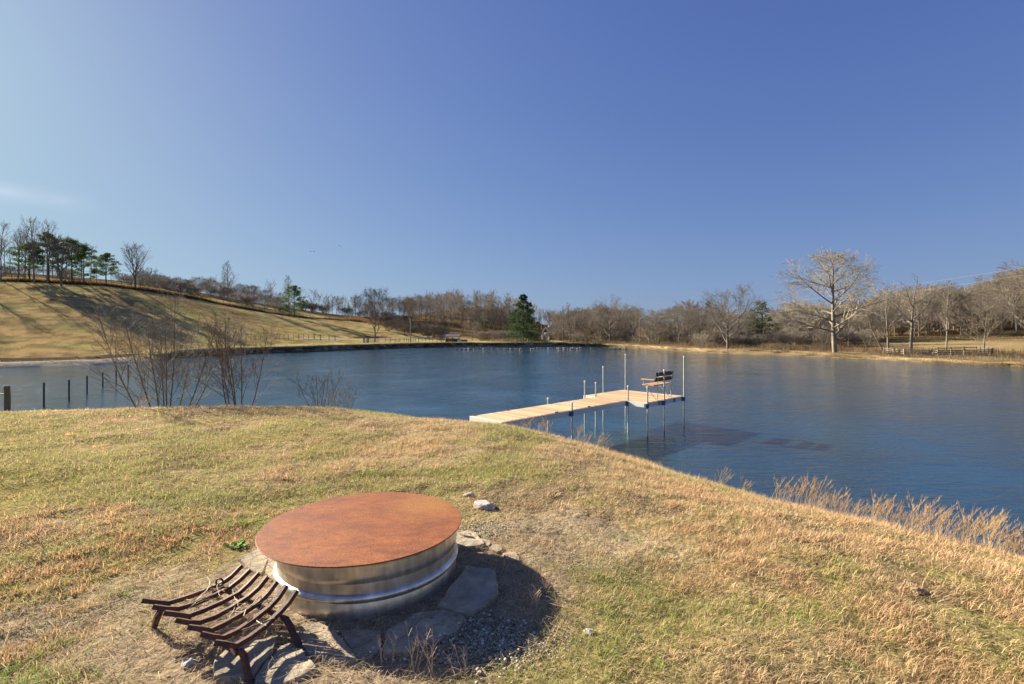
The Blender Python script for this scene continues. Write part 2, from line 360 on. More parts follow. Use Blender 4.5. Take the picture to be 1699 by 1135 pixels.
# ---------------------------------------------------------------- ground
def mixc(a, b, t): t = np.asarray(t)[:, None]; return a * (1 - t) + b * t
def ground_color(x, y, z):
    n = len(x); rr = np.hypot(x, y); sd = pond_sd(x, y); A = lambda *c: np.tile(np.array(c, float), (n, 1))
    n1 = fbm(x, y, .05, 3, 4); n2 = fbm(x, y, .3, 9, 4); n3 = fbm(x, y, 1.7, 12, 3)
    lawn = mixc(A(.32, .24, .125), A(.24, .20, .07), sstep(.42, .62, n2)); lawn = mixc(lawn, A(.14, .10, .06), sstep(.5, .72, n3) * .8)
    bare = bareness(x, y); lawn = mixc(lawn, mixc(A(.35, .275, .19), A(.22, .165, .11), n3), bare)
    field = mixc(A(.37, .285, .125), A(.31, .215, .095), sstep(.35, .65, n1)); field = mixc(field, A(.28, .265, .10), sstep(.45, .7, n2) * .8)
    field = mixc(field, A(.23, .165, .085), sstep(.55, .8, fbm(x, y, .12, 44, 3)) * .6)
    fine_ = fbm(x, y, .8, 52, 3); field = field * (.72 + .56 * sstep(.3, .7, fine_))[:, None]
    right = mixc(A(.33, .24, .12), A(.25, .19, .09), n2)
    field = mixc(field, right, sstep(-5, 25, x))
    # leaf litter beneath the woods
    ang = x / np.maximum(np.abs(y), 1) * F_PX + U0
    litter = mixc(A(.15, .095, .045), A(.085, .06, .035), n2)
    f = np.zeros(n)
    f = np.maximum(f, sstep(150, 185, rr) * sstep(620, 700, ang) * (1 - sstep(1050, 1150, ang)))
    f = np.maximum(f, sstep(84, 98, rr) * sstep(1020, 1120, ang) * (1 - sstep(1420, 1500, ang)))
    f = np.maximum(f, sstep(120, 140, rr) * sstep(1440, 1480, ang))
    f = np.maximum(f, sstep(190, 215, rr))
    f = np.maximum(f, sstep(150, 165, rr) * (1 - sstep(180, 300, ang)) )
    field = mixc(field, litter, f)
    fw = sstep(18, 36, rr); c = mixc(lawn, field, fw)
    mud = mixc(A(.16, .13, .09), A(.09, .07, .05), n3); c = mixc(c, mud, (1 - sstep(.0, .7, sd)))
    c = mixc(c, A(.37, .33, .25), (1 - sstep(.1, 1.5, sd)) * sstep(33, 40, rr) * (1 - sstep(54, 64, y)) * (x < -20) * 1.0)
    return np.clip(c * (1 + (n3 - .5)[:, None] * .35), .01, .8)
def bareness(x, y):
    d = np.hypot((x - FIRE[0] - .12) / 1.28, (y - FIRE[1] + .22) / 1.1) + (fbm(x, y, 1.6, 77, 3) - .5) * .55
    d2 = np.hypot((x - .45) / .9, (y - 3.45) / .75) + (fbm(x, y, 2.2, 78, 3) - .5) * .8
    d3 = np.hypot((x + 1.95) / .95, (y - 2.45) / .7) + (fbm(x, y, 2.2, 79, 3) - .5) * .8
    return np.maximum(1 - sstep(.62, 1.1, d), .8 * np.maximum(1 - sstep(.5, 1, d2), 1 - sstep(.5, 1, d3)))

radii = [.0]
r = .6
while r < 3500:
    radii.append(r); r += np.clip(r * .018, .04, 1.35) if r < 240 else r * .06
radii = np.array(radii)
fr = np.linspace(-56, 56, 360); bk = np.linspace(56, 304, 72)[1:-1]; angs = np.radians(np.concatenate([fr, bk]))
RR, AA = np.meshgrid(radii, angs, indexing='ij'); gx = (RR * np.sin(AA)).ravel(); gy = (RR * np.cos(AA)).ravel()
gzv = ground(gx, gy); nr, na = RR.shape
i = np.arange(nr - 1)[:, None] * na; j = np.arange(na)[None, :]; j2 = (j + 1) % na
I = np.stack([i + j, i + j2, i + na + j2, i + na + j], -1).reshape(-1)
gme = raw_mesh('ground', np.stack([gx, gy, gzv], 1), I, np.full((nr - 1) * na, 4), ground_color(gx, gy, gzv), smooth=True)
M_ground = mat('soil_and_turf', (1, 1, 1), rough=.95, attr='Col', var=.45, vscale=3.2, bump=.8, bscale=22, bdist=.03, spec=.0, detail=8)
tag(link('ground', gme, M_ground), kind='structure')

# ---------------------------------------------------------------- water
wx = np.arange(-86, 66, .8); wy = np.arange(-12, 122, .8); WX, WY = np.meshgrid(wx, wy, indexing='ij'); wxf, wyf = WX.ravel(), WY.ravel(); sdw = pond_sd(wxf, wyf)
nx, ny = WX.shape; a = (np.arange(nx - 1)[:, None] * ny + np.arange(ny - 1)[None, :]).ravel()
I = np.stack([a, a + ny, a + ny + 1, a + 1], 1); keep = (sdw[I].min(1) < 1.2); I = I[keep]
sh = np.exp(np.minimum(sdw + .2, 0) * .75)[:, None] * (.55 + .6 * fbm(wxf, wyf, .35, 8, 3))[:, None]; sh = np.clip(sh, 0, 1)
wc = np.array([[.015, .042, .066]]) * (1 - sh) + np.array([[.030, .034, .018]]) * sh
wme = raw_mesh('water', np.stack([wxf, wyf, np.zeros(len(wxf))], 1), I.ravel(), np.full(len(I), 4), wc, smooth=True)
mw = bpy.data.materials.new('pond_water'); mw.use_nodes = True; t = mw.node_tree; b = t.nodes['Principled BSDF']
at_ = t.nodes.new('ShaderNodeAttribute'); at_.attribute_name = 'Col'; t.links.new(at_.outputs['Color'], b.inputs['Base Color'])
b.inputs['Roughness'].default_value = .06; b.inputs['IOR'].default_value = 2.7; b.inputs['Specular Tint'].default_value = (.60, .98, 1.0, 1)
tcw = t.nodes.new('ShaderNodeTexCoord')
def wav(scale, sx, sy, rot, det, dist):
    mp = t.nodes.new('ShaderNodeMapping'); mp.inputs['Scale'].default_value = (sx, sy, 1); mp.inputs['Rotation'].default_value = (0, 0, R(rot)); t.links.new(tcw.outputs['Object'], mp.inputs[0])
    n = t.nodes.new('ShaderNodeTexNoise'); n.inputs['Scale'].default_value = scale; n.inputs['Detail'].default_value = det; n.inputs['Distortion'].default_value = dist; t.links.new(mp.outputs[0], n.inputs['Vector']); return n.outputs[0]
w1 = wav(2.6, .45, 1.25, 12, 3, .6); w2 = wav(13, .55, 1.3, -14, 3, .4); w3 = wav(.22, 1, 1, 0, 3, 0)
m1 = t.nodes.new('ShaderNodeMath'); m1.operation = 'MULTIPLY_ADD'; t.links.new(w2, m1.inputs[0]); m1.inputs[1].default_value = .38; t.links.new(w1, m1.inputs[2])
m2 = t.nodes.new('ShaderNodeMapRange'); t.links.new(w3, m2.inputs[0]); m2.inputs[1].default_value = .35; m2.inputs[2].default_value = .65; m2.inputs[3].default_value = .35; m2.inputs[4].default_value = 1.15
m3 = t.nodes.new('ShaderNodeMath'); m3.operation = 'MULTIPLY'; t.links.new(m1.outputs[0], m3.inputs[0]); t.links.new(m2.outputs[0], m3.inputs[1])
bp = t.nodes.new('ShaderNodeBump'); bp.inputs['Strength'].default_value = 1.0; bp.inputs['Distance'].default_value = .05; t.links.new(m3.outputs[0], bp.inputs['Height']); t.links.new(bp.outputs[0], b.inputs['Normal'])
tag(link('water', wme, mw), kind='structure')

# ---------------------------------------------------------------- eroded bank along the far shores
bp_ = []
n = len(POND)
for i in range(n):
    a, c = POND[i], POND[(i + 1) % n]; L = np.hypot(*(c - a)); k = max(1, int(L / .45))
    for q in range(k): bp_.append(a + (c - a) * q / k)
bp_ = np.array(bp_); rb = np.hypot(bp_[:, 0], bp_[:, 1]); fi = np.where((rb > 38) & (bp_[:, 1] > 30))[0]
# order along the outline, starting at the first after a gap
st = [q for q in fi if (q - 1) % len(bp_) not in set(fi.tolist())][0]; seq = [(st + q) % len(bp_) for q in range(len(fi))]
Bq = bp_[seq]; tan = np.gradient(Bq, axis=0); tan /= np.linalg.norm(tan, axis=1)[:, None]
nrm = np.stack([tan[:, 1], -tan[:, 0]], 1); test = pond_sd(Bq[:, 0] + nrm[:, 0] * 1, Bq[:, 1] + nrm[:, 1] * 1); nrm[test < 0] *= -1
arc = np.arange(len(Bq)) * .45; lefty = (1 - sstep(54, 66, Bq[:, 1])) * (Bq[:, 0] < -10); right = sstep(15, 28, Bq[:, 0])
prof = [(-.7, -.45), (-.1, -.05), (.12, .10), (.22, .45), (.18, .72), (.34, .93), (.75, 1.03), (1.5, 1.0), (2.6, 1.0)]
Vb = []; Cb = []
for k, (s, hh) in enumerate(prof):
    nn = vnoise(arc, arc * 0 + k * 3.1, 1.1, 61) - .5; n0 = fbm(arc, arc * 0 + k * .6, .35, 62, 3) - .5
    ss = s + nn * .35 * (k > 0) + n0 * .8 * (0 < k < 7)
    ss = np.where(lefty > .5, (-1, -.2, .8, 1.8, 3.0, 4.3, 4.7, 5.6, 7.0)[k] + n0 * 1.2 * (0 < k < 7), ss); ss = np.where(right > .5, s * 1.15 + n0 * .7 + nn * .3, ss)
    ss = ss + (k in (3, 4, 5)) * (fbm(arc, arc * 0 + 5.5, .12, 66, 3) - .5) * 1.6 * (1 - lefty); X = Bq + nrm * ss[:, None]; P2 = Bq + nrm * 2.4
    Ht = ground(P2[:, 0], P2[:, 1]) + .04
    gl = ground(X[:, 0], X[:, 1])
    zz = np.where(hh < 0, hh, Ht * hh + nn * .12 * (2 < k < 7))
    zb = np.where(k < 2, hh, gl + .08 + (.22 if k == 5 else 0) + nn * .04)
    zz = zz * (1 - lefty) + zb * lefty
    if k >= 7: zz = np.where(k == 8, gl - .12, gl + .06)
    Vb.append(np.stack([X[:, 0], X[:, 1], zz], 1))
    soil = np.array([.10, .075, .05]) * (1 + nn[:, None] * 1.2) + (vnoise(arc, arc * 0 + k * 7, 1.3, 63) > .68)[:, None] * np.array([.22, .17, .11])
    grass_ = np.array([.33, .27, .12]) * (1 + nn[:, None] * .4); rg = np.array([.20, .145, .08]) * (1 + nn[:, None] * 1.1 + n0[:, None] * .9)
    beach = (np.array([.36, .32, .25]) if k < 4 else np.array([.07, .055, .04]) if k in (4, 5) else np.array([.22, .18, .10])) * (1 + nn[:, None] * .4)
    c = soil if k < 5 else grass_
    c = c * (1 - right[:, None]) + (rg if k > 2 else rg * .55) * right[:, None]
    c = c * (1 - lefty[:, None]) + beach * lefty[:, None]; Cb.append(np.clip(c, .01, .7))
m = len(Bq); Vb = np.stack(Vb, 0).reshape(-1, 3); Cb = np.stack(Cb, 0).reshape(-1, 3)
a = (np.arange(len(prof) - 1)[:, None] * m + np.arange(m - 1)[None, :]).ravel(); I = np.stack([a, a + m, a + m + 1, a + 1], 1)
bme = raw_mesh('shore_bank', Vb, I.ravel(), np.full(len(I), 4), Cb)
M_bank = mat('bank_soil', (1, 1, 1), rough=.95, attr='Col', var=.5, vscale=2.5, bump=1, bscale=5, bdist=.12, spec=.0)
tag(link('shore_bank', bme, M_bank), kind='structure')

# ---------------------------------------------------------------- farm track on the far bank
def ribbon(name, pts, width, m, lift=.05, kind='structure'):
    P = catmull(pts, 14)[:-14 - 0] if False else []
    pts = np.array(pts, float); V = []
    for i in range(len(pts) - 1):
        k = max(2, int(np.hypot(*(pts[i + 1] - pts[i])) / 1.0))
        for q in range(k): P.append(pts[i] + (pts[i + 1] - pts[i]) * q / k)
    P.append(pts[-1]); P = np.array(P); 
    for _ in range(6): P[1:-1] = (P[:-2] + P[2:] + 2 * P[1:-1]) / 4
    T = np.gradient(P, axis=0); T /= np.linalg.norm(T, axis=1)[:, None]; N_ = np.stack([T[:, 1], -T[:, 0]], 1); rows = []
    for s in (-1, -.33, .33, 1):
        X = P + N_ * (width / 2 * s * (1 + .15 * np.sin(np.arange(len(P)) * .9)))[:, None]; rows.append(np.stack([X[:, 0], X[:, 1], ground(X[:, 0], X[:, 1]) + lift], 1))
    V = np.stack(rows).reshape(-1, 3); m_ = len(P); a = (np.arange(3)[:, None] * m_ + np.arange(m_ - 1)[None, :]).ravel(); I = np.stack([a, a + 1, a + m_ + 1, a + m_], 1)
    return tag(link(name, raw_mesh(name, V, I.ravel(), np.full(len(I), 4), smooth=True), m), kind=kind)
M_track = mat('track_gravel', (.24, .21, .16), rough=.95, var=.3, vscale=1.5)
def pd(u, v_d): return ((u - U0) / F_PX * v_d, v_d)
ribbon('farm_track', [pd(500, 108), pd(560, 116), pd(600, 124), pd(650, 134), pd(700, 150), pd(740, 175)], 1.7, M_track, .06)

# ---------------------------------------------------------------- lawn
def lawn_points(n, rmin, rmax, half=62):
    r = np.exp(rs.uniform(np.log(rmin), np.log(rmax), n)); a = np.radians(rs.uniform(-half, half, n)); return r * np.sin(a), r * np.cos(a)
STRAW = np.array([.68, .50, .28]); ORANGE = np.array([.62, .40, .205]); GREEN = np.array([.30, .34, .07]); OLIVE = np.array([.58, .50, .21]); GREY = np.array([.54, .45, .31])
def lawn_batch(n, rmin, rmax, segs, wscale):
    x, y = lawn_points(n, rmin, rmax); r = np.hypot(x, y)
    # thin out the very near ones (log-uniform already falls as 1/r^2)
    keep = rs.random(n) < np.clip((r / 3.2) ** 2, 0, 1) * (1 if segs == 2 else 1) if rmin < 3 else np.ones(n, bool)
    x, y, r = x[keep], y[keep], r[keep]
    sd = pond_sd(x, y); ringd = np.hypot(x - FIRE[0], y - FIRE[1]); bare = bareness(x, y)
    patch = fbm(x, y, .55, 21, 4); tuft = fbm(x, y, 3.6, 22, 3); gm = fbm(x, y, .8, 25, 4)
    side = sstep(-1.5, 2.5, x - .15 * y)                       # the right-hand slope is drier
    nearleft = (1 - sstep(-3.2, -1.4, x)) * (1 - sstep(2.2, 3.4, y))
    green = sstep(.48, .62, gm - .005 - side * .16 + .05 * nearleft + .09 * sstep(3.4, 4.2, y) * (1 - sstep(7, 10, y)) * (1 - sstep(-2.5, .3, x)))
    orange = sstep(.50, .60, tuft * .6 + patch * .4 + .07 * side + .03 * sstep(8, 10, y)) * (1 - .55 * green)
    keep = (sd > .05) & (ringd > .53) & (rs.random(len(x)) > bare * .93) & (rs.random(len(x)) < (.55 + .45 * np.maximum(orange, green)) * (1 - .7 * sstep(.56, .68, fbm(x, y, 1.7, 29, 4))))
    x, y, r, sd, green, orange, tuft, side = [q[keep] for q in (x, y, r, sd, green, orange, tuft, side)]
    n = len(x); u = rs.random(n); p = rs.random(n)
    isg = u < green * .62; iso = (~isg) & (rs.random(n) < .14 + .22 * side + .42 * orange)
    c = np.where((p < .5)[:, None], STRAW, GREY); c = np.where((p > .72)[:, None], OLIVE, c)
    c = np.where(iso[:, None], np.where((p < .4)[:, None], ORANGE, ORANGE * .5 + STRAW * .5), c)
    c = np.where(isg[:, None], np.where((p < .6)[:, None], GREEN, GREEN * .5 + OLIVE * .5), c)
    c = c * rs.uniform(.35, 1.4, n)[:, None]
    L = rs.uniform(.018, .055, n) * (1 + .45 * orange * iso + .15 * green); lean = rs.beta(1.6, 1.4, n) * .95 + .03; lean = np.where(iso, .12 + lean * .75, lean); lean = np.where(~iso & ~isg, .35 + .63 * lean, lean)
    L = np.where(lean > .7, L * 1.25, L)
    slope = 1 + sstep(1.0, 3.2, 4.8 - sd) * .5; L = L * slope
    wd = .0032 * np.clip(r / 3.0, .9, 8) * wscale * rs.uniform(.6, 1.3, n)
    z = ground(x, y) - .004
    return blades(x, y, z, L * np.clip(r / 5, 1, 1.3), wd, rs.uniform(0, 6.283, n), lean, c, segs)
M_blade = mat('grass_blades', (1, 1, 1), rough=.75, attr='Col', spec=.25)
tb = M_blade.node_tree; pb = tb.nodes['Principled BSDF']; tl = tb.nodes.new('ShaderNodeBsdfTranslucent'); ms = tb.nodes.new('ShaderNodeMixShader'); ms.inputs[0].default_value = .38
tb.links.new(pb.inputs['Base Color'].links[0].from_socket, tl.inputs[0]); tb.links.new(pb.outputs[0], ms.inputs[1]); tb.links.new(tl.outputs[0], ms.inputs[2]); tb.links.new(ms.outputs[0], tb.nodes['Material Output'].inputs[0])
def tuft_batch(nc, per, cx, cy, sx, sy, colr, hh, rad=.035, mask=None):
    x = rs.normal(cx, sx, nc); y = rs.normal(cy, sy, nc); k = (np.hypot(x - FIRE[0], y - FIRE[1]) > .66) & (y > 1.55) & (pond_sd(x, y) > .5); x, y = x[k], y[k]; m = len(x); sz = rs.uniform(.5, 1.3, m)
    X = np.repeat(x, per) + rs.normal(0, rad, m * per) * np.repeat(sz, per); Y = np.repeat(y, per) + rs.normal(0, rad, m * per) * np.repeat(sz, per); S_ = np.repeat(sz, per); n = m * per
    az = np.arctan2(Y - np.repeat(y, per), X - np.repeat(x, per)) + rs.normal(0, .7, n)
    return blades(X, Y, ground(X, Y) - .004, hh * S_ * rs.uniform(.5, 1.2, n), .0036 * np.clip(np.hypot(X, Y) / 3, .9, 3), az, rs.uniform(.05, .75, n), colr * rs.uniform(.55, 1.25, n)[:, None], 2)
BRIGHT = np.array([.26, .38, .06])
TUFTS = [tuft_batch(90, 60, -2.75, 3.0, .45, .35, ORANGE, .055), tuft_batch(60, 60, -2.2, 3.5, .5, .25, ORANGE, .05), tuft_batch(40, 60, -2.2, 2.15, .25, .2, ORANGE, .05), tuft_batch(45, 60, -2.05, 1.98, .16, .10, BRIGHT, .05), tuft_batch(16, 50, -2.0, 2.7, .35, .2, BRIGHT, .04),
         tuft_batch(26, 60, -1.45, 3.62, .35, .10, BRIGHT, .06), tuft_batch(150, 45, 1.2, 3.2, 1.1, .8, STRAW * .9 + ORANGE * .1, .05), tuft_batch(18, 60, .85, 2.5, .3, .35, BRIGHT * .9, .04), tuft_batch(10, 60, .75, 3.2, .25, .5, BRIGHT * .9, .035), tuft_batch(110, 45, -2, 5.5, 2.5, 1.5, ORANGE, .05), tuft_batch(60, 45, -1.5, 5, 2, 1.2, BRIGHT, .035)]
join_blades('lawn_grass', TUFTS + [lawn_batch(620000, 1.6, 5.5, 2, .9), lawn_batch(560000, 5.0, 17, 1, .95)], M_blade, 'short winter lawn of tan straw, orange tufts and green blades', 'grass')

# matted straw lying on the bare patch round the ring and through the lawn
n = 2600; x = rs.normal(-1.2, 1.2, n); y = rs.normal(2.35, .5, n); k = (np.hypot(x - FIRE[0], y - FIRE[1]) > .6) & (y > 1.4) & (rs.random(n) < .05 + bareness(x, y)); x, y = x[k], y[k]; n = len(x)
s0 = blades(x, y, ground(x, y) + rs.uniform(.003, .02, n), rs.uniform(.08, .24, n), rs.uniform(.002, .0042, n), rs.uniform(0, 6.28, n), rs.uniform(.86, .97, n), np.where((rs.random(n) < .6)[:, None], STRAW * 1.05, np.array([.38, .27, .17])) * rs.uniform(.6, 1.15, n)[:, None])
n = 26000; x = rs.normal(-.7, 1.15, n); y = rs.normal(2.7, .8, n); k = (np.hypot(x - FIRE[0], y - FIRE[1]) > .52) & (y > 1.4) & (rs.random(n) < .10 + bareness(x, y)); x, y = x[k], y[k]; n = len(x)
s1 = blades(x, y, ground(x, y) + rs.uniform(.0, .028, n) * (bareness(x, y) > .3), rs.uniform(.03, .14, n), rs.uniform(.0014, .0032, n), rs.uniform(0, 6.28, n), rs.uniform(.88, 1.0, n), np.where((rs.random(n) < .6)[:, None], STRAW * .95, GREY) * rs.uniform(.3, 1.2, n)[:, None])
join_blades('straw_litter', [s0, s1], M_blade, 'loose dead straw lying on bare ground around the fire ring', 'straw')

# tan grasses on the far right bank and at the feet of the woods
def strip(n, sel, s0, s1, Lr, w, cols):
    q = rs.integers(0, len(Bq), n * 3); q = q[sel(Bq[q])][:n]; s = rs.uniform(s0, s1, len(q)); X = Bq[q] + nrm[q] * s[:, None] + rs.normal(0, .4, (len(q), 2)) + nrm[q] * .1
    g = fbm(X[:, 0], X[:, 1], .35, 71, 3); k = (rs.random(len(q)) < sstep(.35, .6, g) + .15) & (pond_sd(X[:, 0], X[:, 1]) > .1); X = X[k]; g = g[k]; m = len(X)
    c = cols[rs.integers(0, len(cols), m)] * rs.uniform(.55, 1.15, m)[:, None]
    return blades(X[:, 0], X[:, 1], ground(X[:, 0], X[:, 1]), rs.uniform(*Lr, m) * (.6 + .9 * g), np.full(m, w), rs.uniform(0, 6.28, m), rs.uniform(.02, .5, m), c, 1)
TAN = np.array([[.36, .26, .14], [.30, .20, .10], [.27, .21, .13], [.20, .13, .075]])
join_blades('bank_grass', [strip(26000, lambda P: P[:, 0] > 16, .3, 4.0, (.15, .45), .035, TAN), strip(12000, lambda P: P[:, 0] <= 16, .5, 4, (.08, .3), .035, np.array([[.36, .30, .13], [.28, .22, .11], [.2, .15, .08]]))], M_blade, 'tan dead grass tufts along the far banks of the pond', 'grass')
join_blades('wood_edge_grass', [strip(42000, lambda P: P[:, 0] > 18, 4, 19, (.4, 1.15), .05, TAN * .85), strip(16000, lambda P: (P[:, 0] <= 18) & (P[:, 0] > -8), 8, 24, (.5, 1.2), .06, TAN * .8)], M_blade, 'tall tan dry grass at the foot of the woods behind the pond', 'grass')

# low tussocks giving the pasture its rough nap
def tussocks(n, u0, u1, d0, d1, cols):
    d = np.sqrt(rs.uniform(d0 ** 2, d1 ** 2, n)); u = rs.uniform(u0, u1, n); X = (u - U0) / F_PX * d; g = fbm(X, d, .5, 91, 3); k = (pond_sd(X, d) > 1.5) & (rs.random(n) < sstep(.35, .65, g)); X, d = X[k], d[k]; m = len(X)
    return blades(X, d, ground(X, d) - .02, rs.uniform(.10, .30, m), np.full(m, .10), rs.uniform(0, 6.28, m), rs.uniform(.2, .8, m), cols[rs.integers(0, len(cols), m)] * rs.uniform(.6, 1.15, m)[:, None], 1)
FC = np.array([[.40, .32, .13], [.27, .24, .09], [.34, .24, .10]])
join_blades('pasture_tussocks', [tussocks(60000, -60, 700, 46, 150, FC), tussocks(16000, 1450, 1760, 56, 130, FC * 1.15)], M_blade, 'low tussocks covering the pasture slopes behind the pond', 'grass')

# brushy ditch line crossing the left hill, its shade put into dark blade colours
def brush_line(pts, n, width, Lr, cols, w=.06):
    pts = np.array(pts); seg = np.hypot(*(pts[1:] - pts[:-1]).T); cs = np.concatenate([[0], np.cumsum(seg)]); q = rs.uniform(0, cs[-1], n)
    q = np.where(rs.random(n) < .5, q, q * .62); X = np.stack([np.interp(q, cs, pts[:, 0]), np.interp(q, cs, pts[:, 1])], 1) + rs.normal(0, width / 2, (n, 2)); g = vnoise(q, q * 0, .25, 5)
    c = cols[rs.integers(0, len(cols), n)] * rs.uniform(.5, 1.1, n)[:, None]
    return blades(X[:, 0], X[:, 1], ground(X[:, 0], X[:, 1]) - .05, rs.uniform(*Lr, n) * (.5 + g), np.full(n, w), rs.uniform(0, 6.28, n), rs.uniform(.02, .45, n), c, 1)
DITCH = [pd(-160, 96), pd(0, 98.5), pd(110, 104), pd(225, 112), pd(340, 129), pd(460, 149), pd(560, 178), pd(600, 195)]
BR = np.array([[.06, .035, .025], [.05, .035, .025], [.10, .055, .03], [.035, .025, .02]])
join_blades('ditch_brush', [brush_line(DITCH, 26000, 1.5, (.35, 1.0), BR, .08), brush_line([(a_ - .5, b_ + 4.5) for a_, b_ in DITCH], 9000, 3.4, (.15, .5), np.array([[.30, .16, .08], [.34, .22, .10]]))], M_blade, 'dark brown brush along the ditch line across the left hillside', 'brush')
join_blades('hill_brush', [brush_line([pd(590, 205), pd(650, 190), pd(700, 175), pd(760, 168)], 9000, 6, (.5, 1.4), np.array([[.34, .16, .07], [.25, .12, .06]])), brush_line([pd(585, 128), pd(620, 132), pd(640, 138)], 1200, 1.2, (.2, .5), BR * .6)], M_blade, 'rust brown brush on the slope below the far woods', 'brush')
# ---------------------------------------------------------------- fire ring
M_rust = mat('rusted_steel', (.31, .104, .027), rough=.55, color2=(.22, .072, .025), var=.26, vscale=3.4, stretch=(1, 1.8, 1), bump=.35, bscale=90, bdist=.003, spec=.35, detail=8)
tr = M_rust.node_tree; b = tr.nodes['Principled BSDF']
src = b.inputs['Base Color'].links[0].from_socket; tcn = [q for q in tr.nodes if q.type == 'TEX_COORD'][0]
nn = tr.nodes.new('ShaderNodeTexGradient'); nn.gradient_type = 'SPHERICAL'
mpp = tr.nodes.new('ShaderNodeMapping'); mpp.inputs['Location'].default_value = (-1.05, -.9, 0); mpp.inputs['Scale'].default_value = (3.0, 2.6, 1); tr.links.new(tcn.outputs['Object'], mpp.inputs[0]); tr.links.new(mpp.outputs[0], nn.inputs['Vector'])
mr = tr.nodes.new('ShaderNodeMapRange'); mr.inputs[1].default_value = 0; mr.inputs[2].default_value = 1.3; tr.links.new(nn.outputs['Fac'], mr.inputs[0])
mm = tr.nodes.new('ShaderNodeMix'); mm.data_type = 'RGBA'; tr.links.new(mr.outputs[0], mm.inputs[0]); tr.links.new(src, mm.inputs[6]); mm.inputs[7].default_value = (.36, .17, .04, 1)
n5 = tr.nodes.new('ShaderNodeTexNoise'); n5.inputs['Scale'].default_value = 120; n5.inputs['Detail'].default_value = 3; tr.links.new(tcn.outputs['Object'], n5.inputs['Vector'])
m5 = tr.nodes.new('ShaderNodeMapRange'); m5.inputs[1].default_value = .3; m5.inputs[2].default_value = .7; m5.inputs[3].default_value = .6; m5.inputs[4].default_value = 1.35; tr.links.new(n5.outputs[0], m5.inputs[0])
v5 = tr.nodes.new('ShaderNodeVectorMath'); v5.operation = 'SCALE'; tr.links.new(mm.outputs[2], v5.inputs[0]); tr.links.new(m5.outputs[0], v5.inputs['Scale']); tr.links.new(v5.outputs[0], b.inputs['Base Color'])
M_galv = mat('galvanised_steel', (.86, .84, .78), rough=.36, metal=.85, color2=(.62, .57, .49), var=.28, vscale=3, stretch=(2.2, 2.2, .8), bump=.3, bscale=9, bdist=.012)
Z0 = gz(*FIRE) ; RZ = Z0
prof = [(.523, -.04), (.525, .0), (.525, .05), (.520, .062), (.519, .068), (.531, .074), (.537, .086), (.535, .098), (.524, .110), (.500, .122), (.482, .131), (.478, .141), (.486, .148), (.512, .155), (.526, .166), (.529, .20), (.530, .25), (.531, .272), (.535, .277), (.530, .280), (.522, .278), (.520, .2), (.518, .0)]
TILT = R(-1.0)
ring = tag(link('fire_ring', lathe('fire_ring', prof, 128), M_galv, loc=(FIRE[0] + .034, FIRE[1], RZ), rot=(TILT, 0, 0)), 'round galvanised steel fire ring with a ribbed wall, set on flagstones', 'fire ring')
bm = bmesh.new(); NL = 128
vs_t = []; vs_b = []
cen_t = bm.verts.new((0, 0, .0065)); prev = None; rings_ = []
for rr_ in (.2, .4, .57, .590): rings_.append([bm.verts.new((rr_ * math.cos(2 * math.pi * k / NL), rr_ * math.sin(2 * math.pi * k / NL), .0065 - .012 * (1 - (rr_ / .577) ** 2) * 0 + .001 * math.sin(k * .21) * rr_)) for k in range(NL)])
rings_.append([bm.verts.new((.592 * math.cos(2 * math.pi * k / NL), .592 * math.sin(2 * math.pi * k / NL), .004 + .0008 * math.sin(k * .21))) for k in range(NL)])
rings_.append([bm.verts.new((.590 * math.cos(2 * math.pi * k / NL), .590 * math.sin(2 * math.pi * k / NL), 0)) for k in range(NL)])
for k in range(NL):
    k2 = (k + 1) % NL; bm.faces.new((cen_t, rings_[0][k], rings_[0][k2]))
    for q in range(len(rings_) - 1): bm.faces.new((rings_[q][k], rings_[q + 1][k], rings_[q + 1][k2], rings_[q][k2]))
bm.faces.new(rings_[-1][::-1])
lid = tag(link('steel_disc', bm_mesh('steel_disc', bm), M_rust, loc=(FIRE[0], FIRE[1], RZ + .2815)), 'flat round rusty orange steel lid lying on the galvanised fire ring', 'lid')
lid.rotation_euler = (TILT, 0, 0)

# ---------------------------------------------------------------- log grate
M_iron = mat('rusty_iron', (.060, .030, .022), rough=.7, color2=(.13, .05, .028), var=.4, vscale=18, bump=.6, bscale=110, bdist=.003, spec=.45)
def z1(zx, zy): return 200 + zx / 3.1975, 780 + zy / 3.1975
def gp(zx, zy, h): return at(*z1(zx, zy), Z0 + h)
bA = [gp(118, 690, .155), gp(185, 700, .142), gp(248, 706, .128), gp(330, 683, .112), gp(430, 648, .105), gp(530, 603, .115), gp(590, 560, .14), gp(645, 508, .172)]
bB = [gp(500, 915, .155), gp(560, 925, .142), gp(608, 935, .128), gp(680, 895, .112), gp(760, 835, .105), gp(848, 755, .125), gp(895, 700, .16), gp(935, 635, .205)]
gc = (bA[3] + bB[3]) / 2; gc.z = Z0
grate = thing('log_grate', 'dark rusty iron log grate with seven bent bars standing beside the fire ring', 'log grate', gc)
def square_bar(name, pts, r, parent, m=M_iron, n=4):
    bm = bmesh.new(); add_tube(bm, [Vector(p) - gc for p in pts], r, n); return link(name, bm_mesh(name, bm), m, parent)
rg = random.Random(3)
for k in range(7):
    t = k / 6; pts = [a_.lerp(b_, t) + Vector((0, 0, rg.uniform(-.003, .003))) for a_, b_ in zip(bA, bB)]
    square_bar('bar', pts, .0142, grate)
def low(p, d=.02): return p - Vector((0, 0, d))
c1 = [low(bA[2].lerp(bB[2], t)) for t in (-.03, .25, .5, .75, 1.03)]; c2 = [low(bA[5].lerp(bB[5], t)) for t in (-.03, .25, .5, .75, 1.03)]
square_bar('cross_bar', c1, .013, grate); square_bar('cross_bar', c2, .013, grate)
